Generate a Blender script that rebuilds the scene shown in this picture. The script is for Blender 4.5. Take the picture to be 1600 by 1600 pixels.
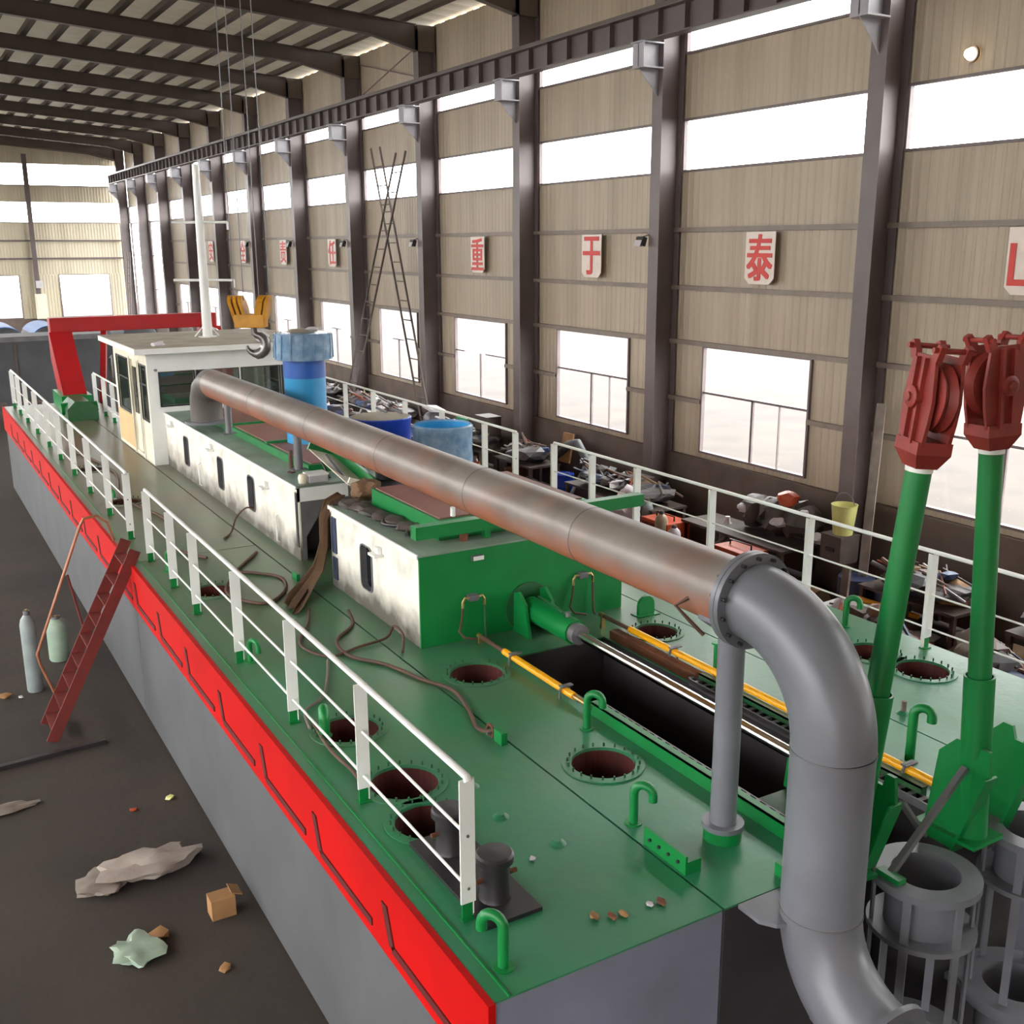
import bpy, bmesh, math, random
from mathutils import Vector, Matrix, Euler, noise

for o in list(bpy.data.objects):
    bpy.data.objects.remove(o)
SC = bpy.context.scene
COL = SC.collection
PI = math.pi

# ------------------------------------------------------------------ camera
cam_d = bpy.data.cameras.new('camera')
cam = bpy.data.objects.new('camera', cam_d)
COL.objects.link(cam)
cam_d.sensor_width = 36.0
cam_d.lens = 1650.82 / 1600 * 36.0
cam_d.clip_end = 400
PITCH, YAW, ROLL = 0.24781487, 0.5296651, -0.0041992
f_ = Vector((math.sin(YAW) * math.cos(PITCH), math.cos(YAW) * math.cos(PITCH), -math.sin(PITCH)))
r_ = Vector((math.cos(YAW), -math.sin(YAW), 0))
u_ = r_.cross(f_)
rr = math.cos(ROLL) * r_ + math.sin(ROLL) * u_
uu = -math.sin(ROLL) * r_ + math.cos(ROLL) * u_
cam.matrix_world = Matrix(((rr.x, uu.x, -f_.x, 0), (rr.y, uu.y, -f_.y, 0), (rr.z, uu.z, -f_.z, 6.8), (0, 0, 0, 1)))
SC.camera = cam

# ------------------------------------------------------------------ daylight and exposure
world = bpy.data.worlds.new('overcast_sky')
SC.world = world
world.use_nodes = True
bg = world.node_tree.nodes['Background']
bg.inputs[0].default_value = (1.0, 0.985, 0.97, 1)
bg.inputs[1].default_value = 15.0
SC.view_settings.view_transform = 'Standard'
SC.view_settings.look = 'None'
SC.view_settings.gamma = 1.0
SC.view_settings.use_curve_mapping = False
SC.view_settings.exposure = 0.0
SC.cycles.use_denoising = True
SC.cycles.max_bounces = 8
SC.cycles.diffuse_bounces = 5
SC.cycles.glossy_bounces = 3
SC.cycles.transparent_max_bounces = 12
SC.cycles.sample_clamp_indirect = 8.0


# ------------------------------------------------------------------ materials
def lin(c):
    return tuple(((v / 255) / 12.92 if v / 255 <= 0.04045 else (((v / 255) + 0.055) / 1.055) ** 2.4) for v in c) + (1,)


def nodes_of(name):
    m = bpy.data.materials.new(name)
    m.use_nodes = True
    nt = m.node_tree
    return m, nt, nt.nodes, nt.links, nt.nodes['Principled BSDF']


def M(name, c, rough=0.5, metal=0.0, c2=None, scale=2.5, amount=0.5, bump=0.0, bscale=40, coat=0.0, stretch=None):
    """painted or plain surface: two tones mixed by noise, fine bump"""
    m, nt, N, L, b = nodes_of(name)
    b.inputs['Roughness'].default_value = rough
    b.inputs['Metallic'].default_value = metal
    if coat:
        b.inputs['Coat Weight'].default_value = coat
    tc = N.new('ShaderNodeTexCoord')
    src = tc.outputs['Object']
    if stretch:
        mp = N.new('ShaderNodeMapping')
        mp.inputs['Scale'].default_value = stretch
        L.new(src, mp.inputs['Vector'])
        src = mp.outputs['Vector']
    nz = N.new('ShaderNodeTexNoise')
    nz.inputs['Scale'].default_value = scale
    nz.inputs['Detail'].default_value = 6
    L.new(src, nz.inputs['Vector'])
    mr = N.new('ShaderNodeMapRange')
    mr.inputs['From Min'].default_value = 0.35
    mr.inputs['From Max'].default_value = 0.68
    mr.inputs['To Max'].default_value = amount
    L.new(nz.outputs['Fac'], mr.inputs['Value'])
    mx = N.new('ShaderNodeMix')
    mx.data_type = 'RGBA'
    mx.inputs[6].default_value = lin(c)
    mx.inputs[7].default_value = lin(c2 if c2 else tuple(int(v * 0.8) for v in c))
    L.new(mr.outputs[0], mx.inputs[0])
    L.new(mx.outputs[2], b.inputs['Base Color'])
    if bump:
        n2 = N.new('ShaderNodeTexNoise')
        n2.inputs['Scale'].default_value = bscale
        n2.inputs['Detail'].default_value = 4
        L.new(src, n2.inputs['Vector'])
        bp = N.new('ShaderNodeBump')
        bp.inputs['Strength'].default_value = bump
        bp.inputs['Distance'].default_value = 0.02
        L.new(n2.outputs['Fac'], bp.inputs['Height'])
        L.new(bp.outputs[0], b.inputs['Normal'])
    return m


def add_layer(m, c, coord_axis, lo, hi, nscale=4.0, nstr=0.5, cmax=1.0):
    """a second colour that fades in along one object axis (dirt, other paint), edge broken by noise"""
    nt = m.node_tree
    N, L = nt.nodes, nt.links
    b = N['Principled BSDF']
    prev = b.inputs['Base Color'].links[0].from_socket
    tc = N.new('ShaderNodeTexCoord')
    sp = N.new('ShaderNodeSeparateXYZ')
    L.new(tc.outputs['Object'], sp.inputs[0])
    nz = N.new('ShaderNodeTexNoise')
    nz.inputs['Scale'].default_value = nscale
    nz.inputs['Detail'].default_value = 7
    L.new(tc.outputs['Object'], nz.inputs['Vector'])
    mr = N.new('ShaderNodeMapRange')
    mr.inputs['From Min'].default_value = lo
    mr.inputs['From Max'].default_value = hi
    L.new(sp.outputs[coord_axis], mr.inputs['Value'])
    ma = N.new('ShaderNodeMath')
    ma.operation = 'MULTIPLY_ADD'
    L.new(nz.outputs['Fac'], ma.inputs[0])
    ma.inputs[1].default_value = nstr * 2
    ma.inputs[2].default_value = -nstr
    ad = N.new('ShaderNodeMath')
    ad.operation = 'ADD'
    L.new(mr.outputs[0], ad.inputs[0])
    L.new(ma.outputs[0], ad.inputs[1])
    m2 = N.new('ShaderNodeMath')
    m2.operation = 'MULTIPLY'
    m2.use_clamp = True
    L.new(ad.outputs[0], m2.inputs[0])
    m2.inputs[1].default_value = cmax
    mx = N.new('ShaderNodeMix')
    mx.data_type = 'RGBA'
    L.new(m2.outputs[0], mx.inputs[0])
    L.new(prev, mx.inputs[6])
    mx.inputs[7].default_value = lin(c)
    L.new(mx.outputs[2], b.inputs['Base Color'])
    return m


def glass_mat(name, tint, gloss=0.08, rough=0.03):
    m, nt, N, L, b = nodes_of(name)
    N.remove(b)
    tr = N.new('ShaderNodeBsdfTransparent')
    tr.inputs[0].default_value = tint
    gl = N.new('ShaderNodeBsdfGlossy')
    gl.inputs['Roughness'].default_value = rough
    mx = N.new('ShaderNodeMixShader')
    mx.inputs[0].default_value = gloss
    L.new(tr.outputs[0], mx.inputs[1])
    L.new(gl.outputs[0], mx.inputs[2])
    L.new(mx.outputs[0], N['Material Output'].inputs['Surface'])
    return m


def emit_mat(name, c, s):
    m, nt, N, L, b = nodes_of(name)
    b.inputs['Emission Color'].default_value = lin(c)
    b.inputs['Emission Strength'].default_value = s
    b.inputs['Base Color'].default_value = lin(c)
    return m


MT = dict(
    deck=add_layer(M('deck_green', (40, 122, 80), 0.33, 0, (58, 124, 96), 1.3, 0.7, 0.12, 9), (104, 98, 78), 1, 1.5, 14.0, 0.9, 0.55, 0.9),
    green=M('green_paint', (8, 118, 54), 0.38, 0, (14, 130, 66), 2.0, 0.6),
    green_dark=M('old_green_paint', (22, 88, 50), 0.42, 0, (70, 84, 60), 5.0, 0.6),
    hull=M('hull_grey', (84, 86, 88), 0.55, 0, (72, 72, 74), 1.2, 0.8, 0.05, 6),
    hullend=M('transom_grey', (124, 126, 146), 0.45, 0, (110, 110, 122), 1.6, 0.7, 0.05, 8),
    red=M('fender_red', (184, 3, 2), 0.55, 0, (164, 4, 3), 1.5, 0.6),
    shade_red=M('groove_shade_red', (84, 5, 5), 0.65, 0, (70, 6, 6), 4, 0.6),  # fender red darkened, shadow of the grooves put into the colour
    gantry=M('gantry_red', (172, 18, 26), 0.42, 0, (150, 24, 28), 2, 0.6),
    primer=M('primer_red', (150, 52, 44), 0.5, 0, (118, 40, 36), 6, 0.7, 0.1, 30),
    ladder=M('ladder_red', (112, 34, 26), 0.7, 0, (88, 30, 26), 5, 0.7, 0.1, 20),
    pit=M('tank_primer', (92, 34, 30), 0.7, 0, (52, 24, 24), 3, 0.8),
    dark=M('well_black', (54, 50, 54), 0.6, 0, (36, 33, 34), 2, 0.7),
    pipe=add_layer(M('pipe_grey', (138, 130, 124), 0.4, 0.1, (118, 106, 98), 2.2, 0.9, 0.06, 14), (190, 106, 74), 2, 0.04, -0.2, 2.0, 0.4, 0.95),
    elbow=M('elbow_grey', (118, 120, 128), 0.38, 0.1, (104, 104, 110), 1.6, 0.8, 0.05, 12),
    steel=M('grey_steel', (118, 118, 122), 0.45, 0.3, (96, 94, 96), 3, 0.7),
    chrome=M('chrome_rod', (225, 225, 222), 0.12, 1.0, (200, 200, 200), 3, 0.5),
    white=M('white_paint', (238, 240, 238), 0.42, 0, (226, 226, 220), 2, 0.5),
    housew=add_layer(M('house_white', (244, 242, 230), 0.42, 0, (236, 230, 212), 1.2, 0.7), (96, 90, 82), 2, 0.5, 0.08, 3.0, 0.75, 1.0),
    houseroof=M('house_roof_grey_green', (136, 158, 142), 0.42, 0, (108, 120, 106), 1.6, 0.9, 0.08, 12),
    hatch=M('hatch_primer_brown', (140, 96, 86), 0.55, 0, (122, 84, 74), 1.6, 0.7),
    roofdust=M('dusty_cabin_roof', (168, 160, 144), 0.7, 0, (140, 130, 112), 1.6, 0.8),
    tan=M('tan_board', (226, 188, 136), 0.6, 0, (208, 170, 120), 2, 0.5),
    sheet=M('wall_sheet_beige', (176, 162, 142), 0.5, 0, (152, 138, 118), 1.0, 0.8, 0.0, 40, 0, (1, 1.6, 0.12)),
    endsheet=M('end_sheet_beige', (204, 194, 170), 0.5, 0, (184, 174, 150), 1.0, 0.8, 0.0, 40, 0, (1.6, 1, 0.12)),
    roof=M('roof_sheet', (222, 214, 196), 0.5, 0, (196, 188, 168), 0.6, 0.8),
    column=M('column_paint', (104, 93, 92), 0.45, 0, (88, 77, 76), 1.5, 0.7),
    rafter=M('rafter_paint', (96, 86, 78), 0.5, 0, (82, 72, 66), 1.5, 0.7),
    bracket=M('crane_bracket_grey', (168, 166, 172), 0.45, 0, (140, 136, 140), 2, 0.6),
    dado=M('dado_brown', (108, 94, 86), 0.8, 0, (84, 74, 68), 1.4, 0.8, 0.15, 12),
    floor=add_layer(M('earth_floor', (58, 49, 42), 0.9, 0, (40, 35, 32), 0.5, 0.9, 0.35, 7), (64, 60, 50), 0, 4, -6, 0.6, 0.7, 0.6),
    girt=M('girt_paint', (128, 116, 106), 0.5, 0, (110, 98, 90), 4, 0.6),
    pipe2=M('dark_pipe_grey', (104, 100, 96), 0.42, 0.2, (92, 86, 80), 2.2, 0.8, 0.06, 14),
    frame=M('window_frame', (112, 100, 100), 0.5, 0, (92, 80, 78), 4, 0.6),
    yellow=M('machine_yellow', (238, 170, 10), 0.36, 0, (224, 150, 10), 4, 0.5),
    hookyel=M('crane_yellow', (206, 146, 28), 0.4, 0, (164, 108, 24), 5, 0.7),
    hookgrey=M('hook_grey', (128, 124, 124), 0.3, 0.6, (90, 86, 88), 5, 0.7),
    blue=M('silencer_blue', (52, 150, 206), 0.3, 0, (70, 170, 222), 2, 0.5, 0.05, 20),
    blueband=M('blue_band', (40, 92, 176), 0.3, 0, (60, 110, 190), 2, 0.5),
    bluefilm=M('plastic_film_blue', (104, 142, 178), 0.15, 0, (150, 180, 206), 7, 0.8, 0.5, 12),
    bluedrum=M('blue_drum', (28, 74, 200), 0.35, 0, (24, 60, 170), 3, 0.6),
    navy=M('navy', (44, 54, 84), 0.5, 0, (36, 42, 62), 3, 0.6),
    orange=M('machine_orange', (190, 74, 34), 0.55, 0, (150, 60, 34), 4, 0.7),
    rust=M('rust', (120, 72, 48), 0.8, 0, (84, 52, 40), 6, 0.8, 0.2, 30),
    cloth=M('brown_cloth', (124, 96, 70), 0.9, 0, (98, 74, 54), 3, 0.8, 0.3, 18),
    hose=M('hose_brown', (92, 66, 52), 0.7, 0, (74, 54, 44), 5, 0.7),
    black=M('black_rubber', (36, 34, 38), 0.4, 0, (52, 48, 50), 4, 0.6),
    tarp=M('dark_tarp', (66, 62, 60), 0.6, 0, (96, 86, 78), 3, 0.9, 0.4, 9),
    signw=M('sign_white', (226, 214, 204), 0.5, 0, (214, 198, 186), 5, 0.6),
    signr=M('sign_red', (206, 52, 44), 0.5, 0, (190, 46, 40), 5, 0.5),
    gas=M('gas_cylinder_grey', (140, 150, 150), 0.4, 0, (112, 120, 118), 4, 0.7),
    gasgreen=M('gas_cylinder_pale_green', (150, 170, 150), 0.45, 0, (120, 140, 124), 4, 0.8),
    gasbeige=M('gas_cylinder_beige', (170, 158, 132), 0.45, 0, (140, 126, 104), 4, 0.8),
    bag=M('white_sack', (222, 218, 220), 0.6, 0, (190, 184, 190), 6, 0.8, 0.4, 12),
    wood=M('raw_timber', (156, 116, 72), 0.7, 0, (130, 94, 60), 4, 0.8),
    greywood=M('grey_timber', (126, 116, 106), 0.8, 0, (98, 88, 80), 4, 0.8),
    pale=M('pale_sheet', (206, 202, 206), 0.5, 0, (180, 176, 180), 4, 0.7),
    bucket=M('yellowish_bucket', (206, 204, 130), 0.4, 0, (190, 184, 110), 4, 0.6),
    scrap=M('scrap_steel', (112, 98, 88), 0.6, 0.2, (70, 56, 50), 14, 1.0, 0.2, 30),
    rack=M('rack_steel', (88, 76, 70), 0.7, 0, (68, 58, 54), 4, 0.8),
    brass=M('brass', (196, 170, 110), 0.3, 0.8, (150, 124, 80), 6, 0.7),
    tank=M('float_tank_grey', (74, 76, 80), 0.55, 0, (60, 60, 62), 1.2, 0.8),
    tankblue=M('float_tank_blue', (58, 108, 178), 0.5, 0, (70, 124, 190), 2, 0.6),
    paper=M('crumpled_paper', (148, 138, 130), 0.8, 0, (140, 128, 118), 6, 0.8, 0.4, 12),
    copper=M('copper_pipe', (168, 112, 84), 0.4, 0.3, (140, 88, 66), 5, 0.7),
    conc=M('yard_ground', (196, 194, 190), 0.9, 0, (180, 178, 172), 0.4, 0.7),
    lampglow=emit_mat('lamp_glow', (255, 236, 190), 14),
    cream=M('cream_paint', (232, 226, 206), 0.45, 0, (214, 206, 184), 3, 0.6),
)
def junk_mat():
    m, nt, N, L, b = nodes_of('mixed_scrap')
    g = N.new('ShaderNodeNewGeometry')
    cr = N.new('ShaderNodeValToRGB')
    cr.color_ramp.interpolation = 'CONSTANT'
    pal = [(70, 58, 52), (112, 84, 66), (150, 146, 150), (62, 60, 66), (130, 108, 84), (90, 72, 62), (196, 192, 196), (56, 70, 104), (100, 92, 86), (140, 70, 44), (84, 80, 80)]
    el = cr.color_ramp.elements
    el[0].color = lin(pal[0])
    el[1].position = 1 / len(pal)
    el[1].color = lin(pal[1])
    for k in range(2, len(pal)):
        e = el.new(k / len(pal))
        e.color = lin(pal[k])
    L.new(g.outputs['Random Per Island'], cr.inputs[0])
    L.new(cr.outputs[0], b.inputs['Base Color'])
    b.inputs['Roughness'].default_value = 0.5
    return m


MT['junk'] = junk_mat()
MT['red'].node_tree.nodes['Principled BSDF'].inputs['Specular IOR Level'].default_value = 0.2
# translucency added to the roof sheets, a slight sky glow to brighten them
_nt = MT['roof'].node_tree
_tl = _nt.nodes.new('ShaderNodeBsdfTranslucent')
_tl.inputs[0].default_value = (0.9, 0.82, 0.62, 1)
_mx = _nt.nodes.new('ShaderNodeMixShader')
_mx.inputs[0].default_value = 0.008
_nt.links.new(_nt.nodes['Principled BSDF'].outputs[0], _mx.inputs[1])
_nt.links.new(_tl.outputs[0], _mx.inputs[2])
_nt.links.new(_mx.outputs[0], _nt.nodes['Material Output'].inputs['Surface'])
MT['pane'] = glass_mat('clear_pane', (0.96, 0.97, 0.97, 1), 0.05)
MT['darkglass'] = glass_mat('cabin_glass', (0.42, 0.5, 0.46, 1), 0.16)
MT['porthole'] = M('porthole_glass', (22, 24, 32), 0.08, 0, (16, 18, 24), 3, 0.5)

# ------------------------------------------------------------------ mesh building
WL = {}


class MB:
    def __init__(self):
        self.bm = bmesh.new()

    def poly(self, pts):
        return self.bm.faces.new([self.bm.verts.new(p) for p in pts])

    def box(self, x0, x1, y0, y1, z0, z1):
        vs = [self.bm.verts.new(p) for p in ((x0, y0, z0), (x1, y0, z0), (x1, y1, z0), (x0, y1, z0), (x0, y0, z1), (x1, y0, z1), (x1, y1, z1), (x0, y1, z1))]
        for f in ((3, 2, 1, 0), (4, 5, 6, 7), (0, 1, 5, 4), (1, 2, 6, 5), (2, 3, 7, 6), (3, 0, 4, 7)):
            self.bm.faces.new([vs[i] for i in f])
        return self

    def obox(self, c, s, rot=(0, 0, 0)):
        m = Matrix.Translation(c) @ Euler(rot).to_matrix().to_4x4()
        vs = []
        for z in (-.5, .5):
            for x, y in ((-.5, -.5), (.5, -.5), (.5, .5), (-.5, .5)):
                vs.append(self.bm.verts.new(m @ Vector((x * s[0], y * s[1], z * s[2]))))
        for f in ((3, 2, 1, 0), (4, 5, 6, 7), (0, 1, 5, 4), (1, 2, 6, 5), (2, 3, 7, 6), (3, 0, 4, 7)):
            self.bm.faces.new([vs[i] for i in f])
        return self

    def bar(self, p0, p1, w, h, up=(0, 0, 1)):
        p0, p1 = Vector(p0), Vector(p1)
        d = (p1 - p0).normalized()
        u = Vector(up)
        s = d.cross(u)
        if s.length < 1e-4:
            s = d.cross(Vector((1, 0, 0)))
        s.normalize()
        u = s.cross(d).normalized()
        vs = []
        for p in (p0, p1):
            for a, b in ((-1, -1), (1, -1), (1, 1), (-1, 1)):
                vs.append(self.bm.verts.new(p + s * a * w / 2 + u * b * h / 2))
        for f in ((0, 1, 2, 3), (7, 6, 5, 4), (1, 0, 4, 5), (2, 1, 5, 6), (3, 2, 6, 7), (0, 3, 7, 4)):
            self.bm.faces.new([vs[i] for i in f])
        return self

    def tube(self, path, r, n=10, cap=True):
        P = [Vector(p) for p in path]
        rs = r if isinstance(r, (list, tuple)) else [r] * len(P)
        rings = []
        prev = None
        for i, p in enumerate(P):
            if i == 0:
                d = P[1] - P[0]
            elif i == len(P) - 1:
                d = P[-1] - P[-2]
            else:
                d = (P[i + 1] - P[i]).normalized() + (P[i] - P[i - 1]).normalized()
            d.normalize()
            if prev is None:
                a = Vector((0, 0, 1)) if abs(d.z) < 0.9 else Vector((1, 0, 0))
                prev = d.cross(a).normalized()
            s = prev - d * prev.dot(d)
            if s.length < 1e-5:
                s = d.cross(Vector((0.3, 0.9, 0.1)))
            s.normalize()
            prev = s
            t = d.cross(s)
            k = 1.0
            if 0 < i < len(P) - 1:
                c = (P[i + 1] - P[i]).normalized().dot((P[i] - P[i - 1]).normalized())
                k = 1.0
            rings.append([self.bm.verts.new(p + (s * math.cos(2 * PI * j / n) + t * math.sin(2 * PI * j / n)) * rs[i] * k) for j in range(n)])
        for a, b in zip(rings, rings[1:]):
            for j in range(n):
                self.bm.faces.new((a[j], a[(j + 1) % n], b[(j + 1) % n], b[j]))
        if cap:
            self.bm.faces.new(rings[0][::-1])
            self.bm.faces.new(rings[-1])
        return self

    def cyl(self, p0, p1, r, r1=None, n=16, cap=True):
        return self.tube([p0, p1], [r, r if r1 is None else r1], n, cap)

    def lathe(self, prof, c=(0, 0, 0), n=20, axis='Z'):
        c = Vector(c)
        rings = []
        for rad, z in prof:
            ring = []
            for j in range(n):
                a = 2 * PI * j / n
                x, y = rad * math.cos(a), rad * math.sin(a)
                v = {'Z': (x, y, z), 'Y': (x, z, y), 'X': (z, x, y)}[axis]
                ring.append(self.bm.verts.new(c + Vector(v)))
            rings.append(ring)
        for a, b in zip(rings, rings[1:]):
            for j in range(n):
                self.bm.faces.new((a[j], a[(j + 1) % n], b[(j + 1) % n], b[j]))
        return self

    def ring(self, c, r0, r1, z0, z1, n=28, axis='Z'):
        return self.lathe([(r0, z0), (r1, z0), (r1, z1), (r0, z1), (r0, z0)], c, n, axis)

    def prism(self, pts, axis, a0, a1):
        """polygon pts in the plane across axis (X: y,z  Y: x,z  Z: x,y), extruded a0..a1"""
        def mk(p, a):
            return {'X': (a, p[0], p[1]), 'Y': (p[0], a, p[1]), 'Z': (p[0], p[1], a)}[axis]
        A = [self.bm.verts.new(mk(p, a0)) for p in pts]
        B = [self.bm.verts.new(mk(p, a1)) for p in pts]
        self.bm.faces.new(A[::-1])
        self.bm.faces.new(B)
        n = len(pts)
        for i in range(n):
            self.bm.faces.new((A[i], A[(i + 1) % n], B[(i + 1) % n], B[i]))
        return self

    def blob(self, c, s, seed=0, rough=0.25, sub=2):
        r = bmesh.ops.create_icosphere(self.bm, subdivisions=sub, radius=1)
        for v in r['verts']:
            k = 1 + rough * noise.noise(v.co * 1.7 + Vector((seed * 3.1, seed, -seed)))
            v.co = Vector((v.co.x * s[0] * k, v.co.y * s[1] * k, v.co.z * s[2] * k)) + Vector(c)
        return self

    def sheet(self, pts_a, pts_b, thick=0.01):
        """ribbon between two polylines, given thickness along z"""
        n = len(pts_a)
        up = Vector((0, 0, thick))
        rows = [[self.bm.verts.new(Vector(p)) for p in pts_a], [self.bm.verts.new(Vector(p)) for p in pts_b],
                [self.bm.verts.new(Vector(p) + up) for p in pts_b], [self.bm.verts.new(Vector(p) + up) for p in pts_a]]
        for k in range(4):
            a, b = rows[k], rows[(k + 1) % 4]
            for i in range(n - 1):
                self.bm.faces.new((a[i], a[i + 1], b[i + 1], b[i]))
        return self

    def build(self, name, mat, parent=None, smooth=True, angle=35, local=False, bevel=0.0):
        if bevel:
            bmesh.ops.bevel(self.bm, geom=[e for e in self.bm.edges], offset=bevel, segments=2, affect='EDGES', profile=0.6)
        bmesh.ops.recalc_face_normals(self.bm, faces=self.bm.faces[:])
        me = bpy.data.meshes.new(name)
        if parent is not None and not local:
            self.bm.transform(Matrix.Translation(-WL[parent]))
        self.bm.to_mesh(me)
        self.bm.free()
        for m in (mat if isinstance(mat, (list, tuple)) else [mat]):
            me.materials.append(MT[m] if isinstance(m, str) else m)
        if smooth:
            for p in me.polygons:
                p.use_smooth = True
            me.set_sharp_from_angle(angle=math.radians(angle))
        o = bpy.data.objects.new(name, me)
        COL.objects.link(o)
        if parent is not None:
            o.parent = parent
            WL[o] = WL[parent]
        else:
            WL[o] = Vector((0, 0, 0))
        return o


def root(name, label=None, cat=None, loc=(0, 0, 0), group=None, kind=None):
    o = bpy.data.objects.new(name, None)
    COL.objects.link(o)
    o.empty_display_size = 0.2
    o.location = loc
    WL[o] = Vector(loc)
    return tag(o, label, cat, group, kind)


def tag(o, label=None, cat=None, group=None, kind=None):
    if label:
        o['label'] = label
    if cat:
        o['category'] = cat
    if group:
        o['group'] = group
    if kind:
        o['kind'] = kind
    return o


def kids(o):
    return [c for c in bpy.data.objects if c.parent == o]


def dup(src, loc, rz=0.0, label=None, group=None):
    def cp(o, par):
        c = o.copy()
        COL.objects.link(c)
        c.parent = par
        for k in TREE.get(o, ()):
            cp(k, c)
        return c
    TREE = {}
    for ob in bpy.data.objects:
        if ob.parent:
            TREE.setdefault(ob.parent, []).append(ob)
    c = cp(src, None)
    c.location = loc
    c.rotation_euler = (0, 0, rz)
    WL[c] = Vector(loc)
    return tag(c, label, None, group)


def boolean(o, cutters):
    """subtract MB cutters (world coordinates) from object o"""
    me = bpy.data.meshes.new('cut')
    bmesh.ops.recalc_face_normals(cutters.bm, faces=cutters.bm.faces[:])
    off = WL[o]
    cutters.bm.transform(Matrix.Translation(-off))
    cutters.bm.to_mesh(me)
    cutters.bm.free()
    c = bpy.data.objects.new('cut', me)
    COL.objects.link(c)
    if o.parent:
        c.parent = o.parent
    md = o.modifiers.new('b', 'BOOLEAN')
    md.object = c
    md.operation = 'DIFFERENCE'
    md.solver = 'EXACT'
    dg = bpy.context.evaluated_depsgraph_get()
    new = bpy.data.meshes.new_from_object(o.evaluated_get(dg))
    o.modifiers.clear()
    o.data = new
    bpy.data.objects.remove(c)
    return o


def arc(c, r, a0, a1, n, plane='YZ'):
    out = []
    for i in range(n + 1):
        a = a0 + (a1 - a0) * i / n
        u, v = r * math.cos(a), r * math.sin(a)
        out.append({'YZ': (c[0], c[1] + u, c[2] + v), 'XZ': (c[0] + u, c[1], c[2] + v), 'XY': (c[0] + u, c[1] + v, c[2])}[plane])
    return out


rnd = random.Random(5)

# ================================================================== THE HALL
XW, XL, Y0, Y1 = 16.0, -12.0, -4.71, 82.0
BAY = 6.12
YC = [13.65 + BAY * n for n in range(-3, 12)]          # column lines of the window wall
EAVE, SLOPE, XR = 13.35, 0.075, 2.0                    # roof: eave height, slope, ridge
floor = MB().box(-60, 60, -60, 140, -0.2, 0.0).build('floor', 'floor', smooth=False)
tag(floor, kind='structure')


def ribbed(a0, a1, z0, z1, fixed, axis, pitch=0.2, depth=0.012, sgn=1):
    """trapezoid-ribbed sheet between a0..a1 along the wall, z0..z1"""
    mb = MB()
    pts = []
    a = a0
    prof = ((0, 0), (0.55, 0), (0.68, 1), (0.87, 1))
    while a < a1 - 1e-6:
        for t, d in prof:
            q = a + t * pitch
            if q < a1:
                pts.append((q, d * depth * sgn))
        a += pitch
    pts.append((a1, 0))
    lo = [mb.bm.verts.new((fixed + d, q, z0) if axis == 'Y' else (q, fixed + d, z0)) for q, d in pts]
    hi = [mb.bm.verts.new((fixed + d, q, z1(q) if callable(z1) else z1) if axis == 'Y' else (q, fixed + d, z1(q) if callable(z1) else z1)) for q, d in pts]
    for i in range(len(pts) - 1):
        mb.bm.faces.new((lo[i], lo[i + 1], hi[i + 1], hi[i]))
    return mb


wall_r = root('wall_right', loc=(XW, 0, 0), kind='structure')
WZ0, WZ1, S0, S1, T0, T1 = 2.1, 4.57, 8.36, 9.5, 10.83, 11.75
GZ = (3.28, 4.6, 5.83, 7.11)
win_no = 0


def window(name_bars, y0, y1, z0, z1, bars, parent_x=XW, strip=False):
    global win_no
    win_no += 1
    w = root('window_%d' % win_no, loc=(parent_x, y0, z0), kind='structure')
    t = 0.05
    fr = MB()
    x0, x1 = parent_x - 0.06, parent_x + 0.04
    fr.box(x0, x1, y0, y1, z0, z0 + t).box(x0, x1, y0, y1, z1 - t, z1).box(x0, x1, y0, y0 + t, z0 + t, z1 - t).box(x0, x1, y1 - t, y1, z0 + t, z1 - t)
    fr.build('window_frame', 'frame', w, smooth=False)
    for b in bars:
        MB().box(parent_x - 0.03, parent_x + 0.02, b[0], b[1], b[2], b[3]).build('mullion', 'frame', w, smooth=False)
    MB().box(parent_x + 0.003, parent_x + 0.009, y0 + t, y1 - t, z0 + t, z1 - t).build('pane', 'pane', w, smooth=False)
    return w


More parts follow.
